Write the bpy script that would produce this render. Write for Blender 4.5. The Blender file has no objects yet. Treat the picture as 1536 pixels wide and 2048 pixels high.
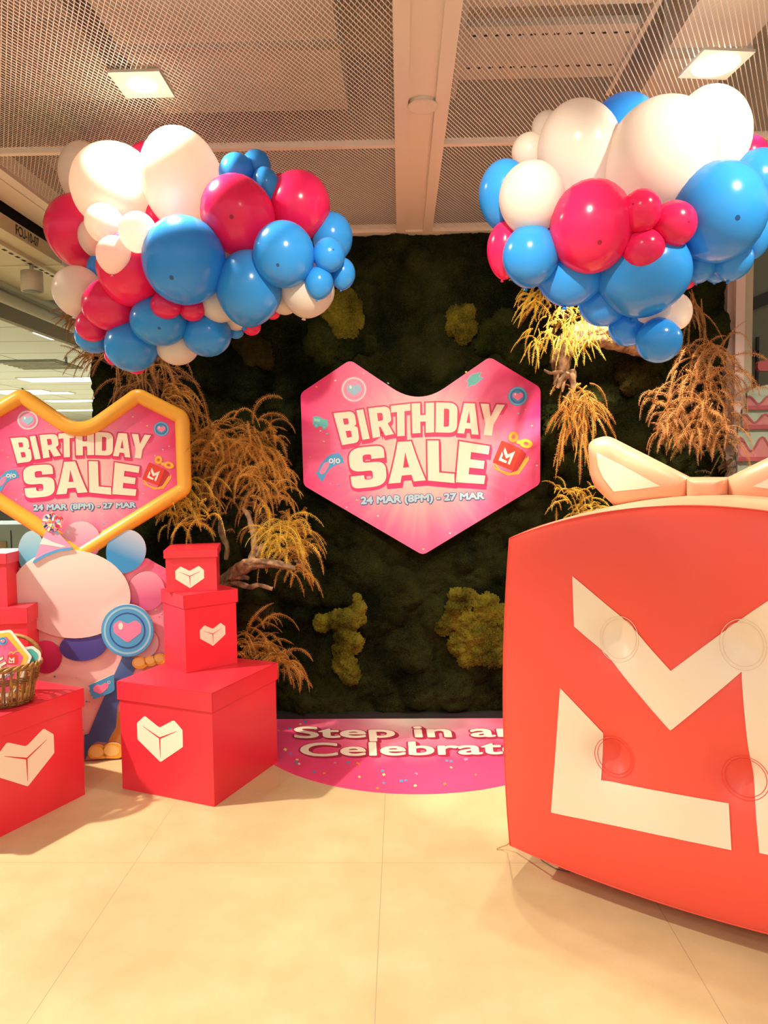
import bpy, bmesh, math, random
import numpy as np
from mathutils import Vector, Matrix
from mathutils.geometry import tessellate_polygon
random.seed(7); rng = np.random.default_rng(7)
SC = bpy.context.scene; COL = SC.collection
PI = math.pi

# ------------------------------------------------------------------ camera (image taken as 1536 x 2048)
FPX = 1480.0
VPX, VPY = 801.0, 934.0
_y = np.array([(VPX-768)/FPX, (1024-VPY)/FPX, -1.0]); _y /= np.linalg.norm(_y)
_x = np.array([1, .0115, 0.0]); _x -= _y*_x.dot(_y); _x /= np.linalg.norm(_x)
_z = np.cross(_x, _y)
MC = np.stack([_x, _y, _z], 1)                 # world -> camera
CAMP = np.array([0, 0, 1.45])
cd = bpy.data.cameras.new('camera'); cam = bpy.data.objects.new('camera', cd); COL.objects.link(cam)
cd.sensor_fit = 'VERTICAL'; cd.sensor_height = 36.0; cd.lens = 36.0*FPX/2048; cd.clip_end = 100
m = Matrix(MC.T.tolist()).to_4x4(); m.translation = Vector(CAMP); cam.matrix_world = m
SC.camera = cam
def ray(px, py): return MC.T @ np.array([(px-768)/FPX, (1024-py)/FPX, -1.0])
def onz(px, py, z=0.0):
    d = ray(px, py); return CAMP + d*((z-CAMP[2])/d[2])
def ony(px, py, y):
    d = ray(px, py); return CAMP + d*(y/d[1])
def onp(px, py, o, n):
    d = ray(px, py); return CAMP + d*(np.dot(np.array(o)-CAMP, n)/np.dot(d, n))
def proj(p):
    c = MC @ (np.array(p)-CAMP); return np.array([768+FPX*c[0]/-c[2], 1024-FPX*c[1]/-c[2]])

# ------------------------------------------------------------------ view, world, lights
SC.view_settings.view_transform = 'Standard'; SC.view_settings.look = 'None'
SC.view_settings.gamma = 1; SC.view_settings.use_curve_mapping = False
SC.view_settings.exposure = 0.46
W = bpy.data.worlds.new('world'); SC.world = W; W.use_nodes = True
W.node_tree.nodes['Background'].inputs[0].default_value = (1.0, .91, .82, 1)
W.node_tree.nodes['Background'].inputs[1].default_value = .62
CEIL = 2.75
WARM = (1.0, .84, .63)
LAMPS = [(-2.81, 2.62, 150), (-.86, 2.56, 90), (1.04, 2.52, 90), (2.99, 2.62, 150),
         (-1.8, .3, 45), (1.2, .0, 25), (-.3, -1.6, 60)]
for lx, ly, lw in LAMPS:
    L = bpy.data.lights.new('downlight', 'SPOT'); L.energy = lw; L.color = WARM
    L.spot_size = math.radians(150); L.spot_blend = .6; L.shadow_soft_size = .045
    o = bpy.data.objects.new('downlight_beam', L); COL.objects.link(o); o.location = (lx, ly, CEIL-.06)
for (lx, ly, tx_, ty_, tz_, lw, ang, bl) in [(.1, .9, .15, 4.2, 1.35, 150, 48, .7), (.98, 3.36, 1.06, 3.56, 1.9, 190, 66, .35), (-1.35, 3.5, -.95, 4.0, 1.0, 18, 70, .5), (1.9, 3.6, 1.5, 4.0, 1.2, 10, 70, .5),
        (.55, 2.86, .9, 2.2, 0, 50, 75, .6), (.27, 3.0, .85, 2.15, 0, 50, 75, .6), (.20, 2.85, .9, 2.1, 0, 40, 75, .6), (-2.81, 2.65, -.9, 2.6, 0, 260, 62, .5), (1.2, 1.5, .95, 2.3, 2.35, 70, 50, .5)]:
    L = bpy.data.lights.new('accent', 'SPOT'); L.energy = lw; L.color = WARM; L.spot_size = math.radians(ang); L.spot_blend = bl; L.shadow_soft_size = .03
    o = bpy.data.objects.new('accent_beam', L); COL.objects.link(o); o.location = (lx, ly, CEIL-.03)  # spots added without fixtures to brighten sign, ferns, floor and balloons
    o.rotation_euler = Vector((tx_-lx, ty_-ly, tz_-CEIL)).to_track_quat('-Z', 'Y').to_euler()
for (lx, ly, lz, sx, sy, lw) in [(-5.5, 9.5, 2.4, 4, 8, 300), (-.2, -2.6, 2.6, 3, 1.6, 32)]:
    L = bpy.data.lights.new('panel', 'AREA'); L.shape = 'RECTANGLE'; L.size = sx; L.size_y = sy; L.energy = lw
    L.color = (.92, .99, 1.0) if lx < -3 else (1, .84, .66)
    o = bpy.data.objects.new('ceiling_panel_light', L); COL.objects.link(o); o.location = (lx, ly, lz)

# ------------------------------------------------------------------ helpers
MATS = {}
def mat(name, col, rough=.5, metal=0, spec=.5, noise=0, nscale=20, bump=0, bscale=80, emit=0, coat=0, sss=0):
    if name in MATS: return MATS[name]
    M = bpy.data.materials.new(name); M.use_nodes = True; nt = M.node_tree; b = nt.nodes['Principled BSDF']
    b.inputs['Base Color'].default_value = (*col, 1); b.inputs['Roughness'].default_value = rough
    b.inputs['Metallic'].default_value = metal; b.inputs['Specular IOR Level'].default_value = spec
    b.inputs['Coat Weight'].default_value = coat
    if sss:
        b.inputs['Subsurface Weight'].default_value = sss; b.inputs['Subsurface Scale'].default_value = .02
    tc = nt.nodes.new('ShaderNodeTexCoord')
    if noise:
        n = nt.nodes.new('ShaderNodeTexNoise'); n.inputs['Scale'].default_value = nscale; n.inputs['Detail'].default_value = 6
        nt.links.new(tc.outputs['Object'], n.inputs['Vector'])
        r = nt.nodes.new('ShaderNodeValToRGB'); nt.links.new(n.outputs['Fac'], r.inputs['Fac'])
        r.color_ramp.elements[0].position = .3; r.color_ramp.elements[1].position = .7
        r.color_ramp.elements[0].color = (*[max(0, c*(1-noise)) for c in col], 1)
        r.color_ramp.elements[1].color = (*[min(1, c*(1+noise)) for c in col], 1)
        nt.links.new(r.outputs['Color'], b.inputs['Base Color'])
    if bump:
        n = nt.nodes.new('ShaderNodeTexNoise'); n.inputs['Scale'].default_value = bscale; n.inputs['Detail'].default_value = 5
        nt.links.new(tc.outputs['Object'], n.inputs['Vector'])
        bp = nt.nodes.new('ShaderNodeBump'); bp.inputs['Strength'].default_value = bump; bp.inputs['Distance'].default_value = .01
        nt.links.new(n.outputs['Fac'], bp.inputs['Height']); nt.links.new(bp.outputs['Normal'], b.inputs['Normal'])
    if emit:
        b.inputs['Emission Color'].default_value = (*col, 1); b.inputs['Emission Strength'].default_value = emit
    MATS[name] = M; return M

def tag(o, label=None, cat=None, group=None, kind=None):
    if label: o['label'] = label
    if cat: o['category'] = cat
    if group: o['group'] = group
    if kind: o['kind'] = kind
    return o
def thing(name, label, cat, loc=(0, 0, 0), rotz=0, group=None, mtx=None):
    o = bpy.data.objects.new(name, None); COL.objects.link(o); o.empty_display_size = .05
    if mtx is not None: o.matrix_world = mtx
    else: o.location = loc; o.rotation_euler = (0, 0, rotz)
    return tag(o, label, cat, group)

class MB:
    """collects faces with material slots; build() links ONE mesh object"""
    def __init__(s): s.v = []; s.f = []; s.mi = []; s.mats = []; s.smooth = []
    def add(s, verts, faces, m, smooth=False):
        if m not in s.mats: s.mats.append(m)
        k = s.mats.index(m); b = len(s.v)
        s.v.extend([tuple(map(float, p)) for p in verts])
        for f in faces:
            s.f.append(tuple(b+i for i in f)); s.mi.append(k); s.smooth.append(smooth)
        return s
    def box(s, x0, x1, y0, y1, z0, z1, m):
        v = [(x, y, z) for z in (z0, z1) for y in (y0, y1) for x in (x0, x1)]
        return s.add(v, [(0, 2, 3, 1), (4, 5, 7, 6), (0, 1, 5, 4), (2, 6, 7, 3), (0, 4, 6, 2), (1, 3, 7, 5)], m)
    def tube(s, pts, r, m, n=8, cap=True, closed=False, smooth=True, sx=1.0):
        P = [np.array(p, float) for p in pts]; R = r if hasattr(r, '__len__') else [r]*len(P)
        V = []; up = None
        for i, p in enumerate(P):
            if closed: t = P[(i+1) % len(P)]-P[i-1]
            else: t = P[min(i+1, len(P)-1)]-P[max(i-1, 0)]
            t = t/(np.linalg.norm(t)+1e-9)
            if up is None: up = np.array([0, 0, 1.0]) if abs(t[2]) < .9 else np.array([1.0, 0, 0])
            a = np.cross(t, up); a /= np.linalg.norm(a)+1e-9; up = np.cross(a, t)
            for k in range(n):
                th = 2*PI*k/n; V.append(p+R[i]*(math.cos(th)*a*sx+math.sin(th)*up))
        Fc = []; L = len(P)
        for i in range(L if closed else L-1):
            j = (i+1) % L
            for k in range(n): Fc.append((i*n+k, i*n+(k+1) % n, j*n+(k+1) % n, j*n+k))
        if cap and not closed: Fc += [tuple(range(n))[::-1], tuple((L-1)*n+k for k in range(n))]
        return s.add(V, Fc, m, smooth)
    def fill(s, rings, z, m, flip=False):
        rings = [[(float(p[0]), float(p[1])) for p in r] for r in rings]
        flat = [p for r in rings for p in r]
        tris = tessellate_polygon([[Vector((p[0], p[1], 0)) for p in r] for r in rings])
        out = []
        for t in tris:
            a, b, c = (flat[i] for i in t)
            ar = (b[0]-a[0])*(c[1]-a[1])-(c[0]-a[0])*(b[1]-a[1])
            out.append(t if (ar > 0) != flip else t[::-1])
        return s.add([(p[0], p[1], z) for p in flat], out, m)
    def prism(s, rings, z0, z1, m, mside=None, mback=None):
        s.fill(rings, z1, m); s.fill(rings, z0, mback or mside or m, True)
        for k, r in enumerate(rings):
            n = len(r); r = r if (area(r) > 0) == (k == 0) else r[::-1]
            V = [(p[0], p[1], z0) for p in r]+[(p[0], p[1], z1) for p in r]
            s.add(V, [(i, (i+1) % n, n+(i+1) % n, n+i) for i in range(n)], mside or m)
        return s
    def build(s, name, parent=None, mtx=None, loc=None):
        me = bpy.data.meshes.new(name); me.from_pydata(s.v, [], s.f)
        for q in s.mats: me.materials.append(q)
        me.polygons.foreach_set('material_index', s.mi); me.polygons.foreach_set('use_smooth', s.smooth)
        me.update(); o = bpy.data.objects.new(name, me); COL.objects.link(o)
        if parent: o.parent = parent
        if mtx is not None: o.matrix_world = mtx
        if loc is not None: o.location = loc
        return o
def area(r): return .5*sum(r[i-1][0]*r[i][1]-r[i][0]*r[i-1][1] for i in range(len(r)))
def fillet(pts, seg=6):
    """pts (x,y[,r]) -> rounded ring"""
    out = []; n = len(pts)
    for i, p in enumerate(pts):
        r = p[2] if len(p) > 2 else 0
        b = np.array(p[:2], float)
        if r <= 0: out.append(tuple(b)); continue
        a = np.array(pts[i-1][:2], float)-b; c = np.array(pts[(i+1) % n][:2], float)-b
        la, lc = np.linalg.norm(a), np.linalg.norm(c); a /= la; c /= lc
        ang = math.acos(max(-1, min(1, a.dot(c)))); d = min(r/math.tan(ang/2+1e-6), la*.49, lc*.49)
        p0, p1 = b+a*d, b+c*d
        for k in range(seg+1):
            t = k/seg; out.append(tuple((1-t)**2*p0+2*t*(1-t)*b+t*t*p1))
    return out
def dedupe(r):
    o = []
    for p in r:
        if not o or abs(p[0]-o[-1][0])+abs(p[1]-o[-1][1]) > 1e-7: o.append(p)
    if len(o) > 1 and abs(o[0][0]-o[-1][0])+abs(o[0][1]-o[-1][1]) < 1e-7: o.pop()
    return o
def offset(r, d):
    """outward offset of a ring by d"""
    r = dedupe(r)
    if area(r) < 0: r = r[::-1]
    n = len(r); out = []
    for i in range(n):
        p, q, s = np.array(r[i-1]), np.array(r[i]), np.array(r[(i+1) % n])
        e1 = (q-p)/np.linalg.norm(q-p); e2 = (s-q)/np.linalg.norm(s-q)
        n1 = np.array([e1[1], -e1[0]]); n2 = np.array([e2[1], -e2[0]]); b = n1+n2
        l = max(.55, b.dot(b)/2) ; out.append(tuple(q+b*d/l))
    return out
def circle(cx, cy, rx, ry=None, n=32, a0=0): 
    ry = rx if ry is None else ry
    return [(cx+rx*math.cos(a0+2*PI*k/n), cy+ry*math.sin(a0+2*PI*k/n)) for k in range(n)]
def stroke(pts, w):
    P = [np.array(p, float) for p in pts]; L = []; R = []
    for i, p in enumerate(P):
        t = P[min(i+1, len(P)-1)]-P[max(i-1, 0)]; t /= np.linalg.norm(t); nn = np.array([-t[1], t[0]])*w/2
        L.append(tuple(p+nn)); R.append(tuple(p-nn))
    return L+R[::-1]
def bez(p0, p1, p2, n=10):
    return [tuple((1-t)**2*np.array(p0)+2*t*(1-t)*np.array(p1)+t*t*np.array(p2)) for t in np.linspace(0, 1, n)]
def wall_struct(name, x0, x1, y0, y1, z0, z1, m):
    return tag(MB().box(x0, x1, y0, y1, z0, z1, m).build(name), kind='structure')
class Plane:
    """a real upright panel: origin o, local x along ex, local y along ey, normal n towards the room"""
    def __init__(s, o, ex, ey):
        s.o = np.array(o, float); s.ex = np.array(ex, float)/np.linalg.norm(ex); s.ey = np.array(ey, float)/np.linalg.norm(ey)
        s.n = np.cross(s.ex, s.ey)
        s.m = Matrix(((s.ex[0], s.ey[0], s.n[0], s.o[0]), (s.ex[1], s.ey[1], s.n[1], s.o[1]), (s.ex[2], s.ey[2], s.n[2], s.o[2]), (0, 0, 0, 1)))
    def px(s, x, y, off=0):
        p = onp(x, y, s.o+s.n*off, s.n)-s.o; return (float(p.dot(s.ex)), float(p.dot(s.ey)))
    def ring(s, pts, off=0): return [s.px(p[0], p[1], off)+tuple(p[2:]) for p in pts]

# ------------------------------------------------------------------ materials
BEIGE = mat('painted_metal_cream', (.76, .66, .575), .45)
CREAMW = mat('cream_paint', (.66, .60, .46), .6)
DARK = mat('dark_gap', (.02, .018, .016), .8)
WHITEP = mat('white_plastic', (.8, .76, .7), .4)
RED = mat('red_card', (.78, .03, .055), .32, bump=.02, bscale=30)
CREAM = mat('cream_print', (.90, .80, .66), .5)
SLITRED = mat('print_red', (.70, .03, .05), .4)
CRIMSON = mat('print_crimson', (.62, .03, .11), .4)
PINKD = mat('print_hot_pink', (.80, .03, .17), .4)
PINKL = mat('print_light_pink', (.90, .22, .42), .4)
TEAL = mat('print_teal', (.10, .50, .50), .4)
BLUEP = mat('print_blue', (.06, .34, .68), .4)
SKYP = mat('print_sky', (.28, .55, .76), .4)
NAVYP = mat('print_navy', (.03, .08, .33), .4)
ORANGEP = mat('print_orange', (.85, .30, .03), .4)
GOLDP = mat('print_gold', (.88, .48, .05), .4)
YELP = mat('print_yellow', (.92, .68, .22), .4)
REDP = mat('print_gift_red', (.72, .04, .02), .4)
REDDP = mat('print_gift_dark', (.50, .02, .02), .4)
WHITEPR = mat('print_white', (.86, .80, .76), .45)
LILACP = mat('print_lilac', (.72, .30, .52), .4)
BOARD = mat('board_edge', (.75, .68, .6), .6)

def pink_print(name, c, R, pale=(.92, .62, .56), mid=(.90, .16, .34), hot=(.82, .03, .20), rays=60, lo=.12, hi=.8, sy=1.0):
    """a printed starburst: pale middle, hot pink rim, fine rays"""
    M = bpy.data.materials.new(name); M.use_nodes = True; nt = M.node_tree; b = nt.nodes['Principled BSDF']; N = nt.nodes.new; K = nt.links.new
    b.inputs['Roughness'].default_value = .35
    tc = N('ShaderNodeTexCoord'); mp = N('ShaderNodeMapping'); mp.vector_type = 'POINT'
    mp.inputs['Location'].default_value = (-c[0]/R, -c[1]*sy/R, 0); mp.inputs['Scale'].default_value = (1/R, sy/R, 0)
    K(tc.outputs['Object'], mp.inputs['Vector'])
    ln = N('ShaderNodeVectorMath'); ln.operation = 'LENGTH'; K(mp.outputs[0], ln.inputs[0])
    nm = N('ShaderNodeVectorMath'); nm.operation = 'NORMALIZE'; K(mp.outputs[0], nm.inputs[0])
    no = N('ShaderNodeTexNoise'); no.inputs['Scale'].default_value = rays/8; no.inputs['Detail'].default_value = 4; K(nm.outputs[0], no.inputs['Vector'])
    ma = N('ShaderNodeMath'); ma.operation = 'MULTIPLY_ADD'; K(no.outputs['Fac'], ma.inputs[0]); ma.inputs[1].default_value = .5; ma.inputs[2].default_value = -.25
    ml = N('ShaderNodeMath'); ml.operation = 'MULTIPLY'; K(ma.outputs[0], ml.inputs[0]); K(ln.outputs['Value'], ml.inputs[1])
    ad = N('ShaderNodeMath'); ad.operation = 'ADD'; K(ln.outputs['Value'], ad.inputs[0]); K(ml.outputs[0], ad.inputs[1])
    r = N('ShaderNodeValToRGB'); K(ad.outputs[0], r.inputs['Fac'])
    e = r.color_ramp.elements; e[0].position = lo; e[0].color = (*pale, 1); e[1].position = hi; e[1].color = (*hot, 1)
    q = e.new((lo+hi)*.52); q.color = (*mid, 1)
    K(r.outputs['Color'], b.inputs['Base Color']); return M

# ------------------------------------------------------------------ setting: floor
FM = bpy.data.materials.new('beige_vinyl_tile'); FM.use_nodes = True
nt = FM.node_tree; b = nt.nodes['Principled BSDF']; N = nt.nodes.new; K = nt.links.new
tc = N('ShaderNodeTexCoord'); mp = N('ShaderNodeMapping'); K(tc.outputs['Object'], mp.inputs[0]); mp.inputs['Location'].default_value = (.082, -2.634+.915*4, 0)
br = N('ShaderNodeTexBrick'); K(mp.outputs[0], br.inputs['Vector']); br.offset = 0; br.squash = 1
br.inputs['Scale'].default_value = 1; br.inputs['Brick Width'].default_value = .915; br.inputs['Row Height'].default_value = .915
br.inputs['Mortar Size'].default_value = .0013; br.inputs['Mortar Smooth'].default_value = 0
n1 = N('ShaderNodeTexNoise'); n1.inputs['Scale'].default_value = 4.5; n1.inputs['Detail'].default_value = 9; n1.inputs['Roughness'].default_value = .62; K(tc.outputs['Object'], n1.inputs['Vector'])
r = N('ShaderNodeValToRGB'); K(n1.outputs['Fac'], r.inputs['Fac'])
r.color_ramp.elements[0].position = .32; r.color_ramp.elements[0].color = (.55, .445, .245, 1); r.color_ramp.elements[1].position = .68; r.color_ramp.elements[1].color = (.65, .54, .315, 1)
K(r.outputs['Color'], br.inputs['Color1']); K(r.outputs['Color'], br.inputs['Color2']); br.inputs['Mortar'].default_value = (.40, .32, .19, 1)
K(br.outputs['Color'], b.inputs['Base Color']); b.inputs['Roughness'].default_value = .42; b.inputs['Specular IOR Level'].default_value = .35
wall_struct('floor', -14, 9, -5, 22, -.1, 0, FM)

# ------------------------------------------------------------------ setting: moss wall
WY = 4.213; WXL, WXR = -1.75, 1.815
BLACK = mat('black_backing', (.006, .0055, .005), .8)
wall_struct('wall_back', WXL-.01, WXR+.01, WY+.05, WY+.16, 0, CEIL, BLACK)
wall_struct('wall_upper', -2.0, 4, WY+.05, WY+.16, CEIL+.04, 3.75, mat('plenum_back', (.40, .33, .27), .9, noise=.15, nscale=2))
def moss_mat(name, dk, lt, sc):
    M = bpy.data.materials.new(name); M.use_nodes = True; nt = M.node_tree; b = nt.nodes['Principled BSDF']; N = nt.nodes.new; K = nt.links.new
    tc = N('ShaderNodeTexCoord'); n1 = N('ShaderNodeTexNoise'); n1.inputs['Scale'].default_value = sc; n1.inputs['Detail'].default_value = 8; K(tc.outputs['Object'], n1.inputs['Vector'])
    n2 = N('ShaderNodeTexNoise'); n2.inputs['Scale'].default_value = 170; n2.inputs['Detail'].default_value = 3; K(tc.outputs['Object'], n2.inputs['Vector'])
    ad = N('ShaderNodeMath'); ad.operation = 'MULTIPLY_ADD'; K(n2.outputs['Fac'], ad.inputs[0]); ad.inputs[1].default_value = .55; K(n1.outputs['Fac'], ad.inputs[2])
    r = N('ShaderNodeValToRGB'); K(ad.outputs[0], r.inputs['Fac']); r.color_ramp.elements[0].position = .6; r.color_ramp.elements[1].position = .95
    r.color_ramp.elements[0].color = (*dk, 1); r.color_ramp.elements[1].color = (*lt, 1); K(r.outputs['Color'], b.inputs['Base Color'])
    b.inputs['Roughness'].default_value = .95; b.inputs['Specular IOR Level'].default_value = .05
    bp = N('ShaderNodeBump'); bp.inputs['Strength'].default_value = .9; bp.inputs['Distance'].default_value = .02; K(n2.outputs['Fac'], bp.inputs['Height']); K(bp.outputs['Normal'], b.inputs['Normal'])
    return M
MOSS = moss_mat('dark_moss', (.004, .0055, .0016), (.034, .038, .010), 3.2)
MOSSY = moss_mat('olive_moss', (.045, .040, .005), (.21, .175, .018), 7)
MOSSG = moss_mat('brown_moss', (.018, .0135, .003), (.05, .036, .008), 7)
MOSSF = moss_mat('fresh_green_moss', (.008, .012, .002), (.038, .046, .009), 6)
def moss_sheet(name, x0, x1, z0, z1, seeds, step, base, m, keep=None):
    nx = int((x1-x0)/step)+1; nz = int((z1-z0)/step)+1
    X, Z = np.meshgrid(np.linspace(x0, x1, nx), np.linspace(z0, z1, nz), indexing='ij')
    H = np.zeros_like(X)
    for (sx, sz, sr, sh) in seeds:
        d2 = ((X-sx)**2+(Z-sz)**2)/sr**2
        H = np.maximum(H, np.where(d2 < 1, sh*np.sqrt(np.clip(1-d2, 0, 1)), 0))
    core = H.copy()
    H = H+rng.normal(0, .0045, H.shape)+.010*np.sin(X*31+3*np.sin(Z*23))*np.sin(Z*29+2*np.sin(X*17))
    Y = base-H
    idx = np.arange(nx*nz).reshape(nx, nz)
    q = np.stack([idx[:-1, :-1], idx[1:, :-1], idx[1:, 1:], idx[:-1, 1:]], -1).reshape(-1, 4)
    V = np.stack([X+rng.normal(0, .003, X.shape), Y, Z+rng.normal(0, .003, Z.shape)], -1).reshape(-1, 3)
    if keep is not None:
        c = core.reshape(-1)[q].min(1) > keep; q = q[c]
        u, inv = np.unique(q, return_inverse=True); V = V[u]; q = inv.reshape(-1, 4)
    me = bpy.data.meshes.new(name); me.from_pydata(V.tolist(), [], q.tolist()); me.materials.append(m)
    me.polygons.foreach_set('use_smooth', [True]*len(me.polygons)); me.update()
    o = bpy.data.objects.new(name, me); COL.objects.link(o); return o
seeds = [(rng.uniform(WXL, WXR), rng.uniform(.05, 2.74), rng.uniform(.06, .15), rng.uniform(.02, .085)) for _ in range(460)]
o = moss_sheet('moss_cover', WXL, WXR, .012, 2.745, seeds, .0125, WY+.022, MOSS)
tag(o, 'dark green preserved moss covering the whole back wall', 'moss', kind='stuff')
PATCH = [  # (px, py, r px) cushions of each lighter patch
 ('olive yellow moss patch under the white balloon left of the heart sign', MOSSY, [(690, 600, 28), (672, 630, 30), (705, 640, 26), (690, 660, 28), (660, 612, 24), (712, 612, 16)]),
 ('olive yellow moss patch high between the heart sign and right balloons', MOSSY, [(912, 628, 20), (935, 625, 20), (910, 655, 22), (936, 655, 22), (925, 672, 20)]),
 ('olive moss patch shaped like a bent arrow under the heart sign', MOSSY, [(645, 1246, 22), (675, 1240, 24), (700, 1238, 26), (716, 1215, 20), (712, 1198, 14), (722, 1238, 14), (690, 1270, 26), (705, 1288, 24), (683, 1300, 22), (690, 1330, 28), (700, 1350, 24), (714, 1282, 18)]),
 ('large rounded olive moss patch left of the inflatable gift box', MOSSY, [(914, 1190, 20), (910, 1215, 22), (935, 1200, 26), (975, 1215, 32), (1000, 1225, 26), (887, 1255, 20), (900, 1240, 20), (930, 1240, 32), (950, 1270, 36), (985, 1265, 34), (1005, 1280, 28), (920, 1290, 28), (935, 1315, 24), (960, 1305, 28), (985, 1315, 26), (1004, 1300, 22), (1012, 1245, 24)]),
 ('dim brown moss patch below the left balloon cluster', MOSSG, [(500, 690, 30), (525, 705, 28), (535, 725, 18), (505, 712, 22), (480, 685, 18)]),
 ('dim brown moss patch below the lowest blue balloon at right', MOSSG, [(1255, 735, 28), (1280, 760, 30), (1300, 735, 26), (1305, 770, 24), (1260, 770, 24), (1240, 750, 16)]),
 ('dim green moss patch behind the middle red box of the stack', MOSSG, [(500, 1225, 32), (515, 1245, 30), (495, 1255, 28), (530, 1222, 20)]),
 ('fresh green moss patch beside the lower left of right balloons', MOSSF, [(1010, 640, 26), (1040, 660, 30), (1000, 680, 30), (1030, 700, 30), (1050, 730, 28), (980, 660, 24), (970, 690, 24), (1060, 690, 24), (1085, 710, 22)]),
 ('fresh green moss patch above the left peak of the heart sign', MOSSF, [(640, 660, 26), (660, 690, 28), (690, 695, 28), (630, 690, 26), (735, 690, 22), (650, 715, 22)]),
 ('fresh green moss patch right of the heart sign edge', MOSSF, [(1100, 830, 24), (1110, 860, 26), (1098, 890, 24), (1112, 925, 26), (1096, 950, 22), (1115, 975, 22)]),
]
for lab, mm, cs in PATCH:
    sd = []
    for (px, py, rp) in cs:
        p = ony(px, py, WY-.03); sd.append((p[0], p[2], rp*WY/FPX*1.02, .045+.045*rng.random()))
    xs = [s[0]-s[2] for s in sd]+[s[0]+s[2] for s in sd]; zs = [s[1]-s[2] for s in sd]+[s[1]+s[2] for s in sd]
    o = moss_sheet('moss_patch', min(xs), max(xs), min(zs), max(zs), sd, .008, WY-.008, mm, keep=.006)
    tag(o, lab, 'moss', 'lighter moss patches on the back wall')

wall_struct('baseboard_back', WXL, WXR, WY-.025, WY+.05, 0, .03, BLACK)

# ------------------------------------------------------------------ setting: mesh ceiling
MESHM = mat('expanded_metal', (.80, .73, .67), .45)
CX0, CX1 = -1.70, 2.3
by0 = onz(785, 0, CEIL); by1 = onz(926, 0, CEIL); BX0, BX1 = float(by0[0]), float(by1[0]); XT = float(onz(700, 290, CEIL)[1])
def mesh_panel(name, x0, x1, y0, y1):
    p, q, w = .0086, .0155, .0026
    nx = int((x1-x0)/p)+1; ny = int((y1-y0)/q)+2
    ys = y0+np.arange(ny)*q; V = []; Fq = []
    i = np.arange(nx)[:, None]; j = np.arange(ny)[None, :]
    sgn = np.where((j+i) % 2 == 0, 1, -1)
    xc = x0+(i+.5)*p+sgn*(p*.5-w*.3); yc = ys[None, :]+0*i
    a = np.stack([xc-w/2, yc, np.full(xc.shape, CEIL+.012)], -1); bb = np.stack([xc+w/2, yc, np.full(xc.shape, CEIL+.0135)], -1)
    V = np.stack([a, bb], 2).reshape(-1, 3)
    k = (i*ny+j)[:, :-1]*2
    Fq = np.stack([k, k+1, k+3, k+2], -1).reshape(-1, 4)
    me = bpy.data.meshes.new(name); me.from_pydata(V.tolist(), [], Fq.tolist()); me.materials.append(MESHM); me.update()
    o = bpy.data.objects.new(name, me); COL.objects.link(o); return tag(o, kind='structure')
for (x0, x1, y0, y1) in [(CX0, BX0, 1.3, XT), (BX1, CX1, 1.3, XT), (CX0, BX0, XT+.03, WY-.03), (BX1, CX1, XT+.03, WY-.03)]:
    mesh_panel('ceiling_mesh', x0, x1, y0, y1)
wall_struct('trim_1', CX0-.2, BX0+.02, XT, XT+.028, CEIL-.004, CEIL+.02, BEIGE)
wall_struct('trim_2', BX1-.02, CX1, XT, XT+.028, CEIL-.004, CEIL+.02, BEIGE)
wall_struct('trim_3', WXL-.1, CX1, WY-.035, WY+.2, CEIL-.004, CEIL+.04, BEIGE)
fb = MB().box(BX0, BX0+.05, -1, WY, CEIL-.006, CEIL+.02, BEIGE).box(BX1-.05, BX1, -1, WY, CEIL-.006, CEIL+.02, BEIGE)
fb.box(BX0+.05, BX1-.05, -1, WY, CEIL+.006, CEIL+.05, BEIGE)
tag(fb.build('ceiling_beam'), kind='structure')
lb = MB().box(CX0-.055, CX0, -1, WY+.1, CEIL-.006, CEIL+.02, BEIGE).box(CX0-.062, CX0-.055, -1, WY+.1, CEIL+.006, CEIL+.02, DARK).box(CX0-.2, CX0-.062, -1, WY+.1, CEIL-.004, CEIL+.06, BEIGE)
tag(lb.build('ceiling_edge'), kind='structure')
PLEN = mat('plenum_grey', (.46, .40, .36), .9, noise=.25, nscale=2)
wall_struct('ceiling_slab', -3.2, 4, -1, 4.6, 3.75, 3.9, PLEN)
PLW = mat('plenum_cream', (.60, .53, .48), .7, noise=.12, nscale=3)
for (nm, x0, x1, y0, y1, z0, z1, lb) in [
  ('air_duct', -1.2, -.25, 1.3, 3.9, 3.28, 3.5, 'wide cream air duct above the left ceiling mesh'),
  ('air_duct', -2.0, -1.4, .5, 4.0, 3.4, 3.6, 'narrow cream air duct above the far left of the ceiling mesh'),
  ('air_duct', 1.05, 1.35, 1.0, 3.9, 3.05, 3.35, 'cream air duct running deep above the right ceiling mesh')]:
    t = thing(nm, lb, 'duct', ((x0+x1)/2, (y0+y1)/2, z0), group='ducts above the ceiling mesh')
    cxm, cym = (x0+x1)/2, (y0+y1)/2
    MB().box(x0-cxm, x1-cxm, y0-cym, y1-cym, 0, z1-z0, PLW).build('duct_body', t)
    for yy in np.arange(y0+.4, y1, .8):
        MB().box(x0-cxm-.02, x1-cxm+.02, yy-cym-.02, yy-cym+.02, -.02, z1-z0+.02, PLEN).build('flange', t)
t = thing('cable_tray', 'cream perforated trays above mesh right of the ceiling beam', 'tray', (.62, 2.4, 3.1))
for k in range(4):
    q = MB().box(-.36, .3, -1.0+k*.5, -.62+k*.5, 0, .03, PLW)
    for h in range(14):
        q.box(-.33+h*.045, -.31+h*.045, -.95+k*.5, -.94+k*.5, -.002, 0, DARK); q.box(-.33+h*.045, -.31+h*.045, -.72+k*.5, -.71+k*.5, -.002, 0, DARK)
    q.build('tray_panel', t)
MB().box(-.38, -.36, -1.1, 1.0, -.02, .1, PLW).box(.3, .32, -1.1, 1.0, -.02, .1, PLW).build('tray_rail', t)

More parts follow.
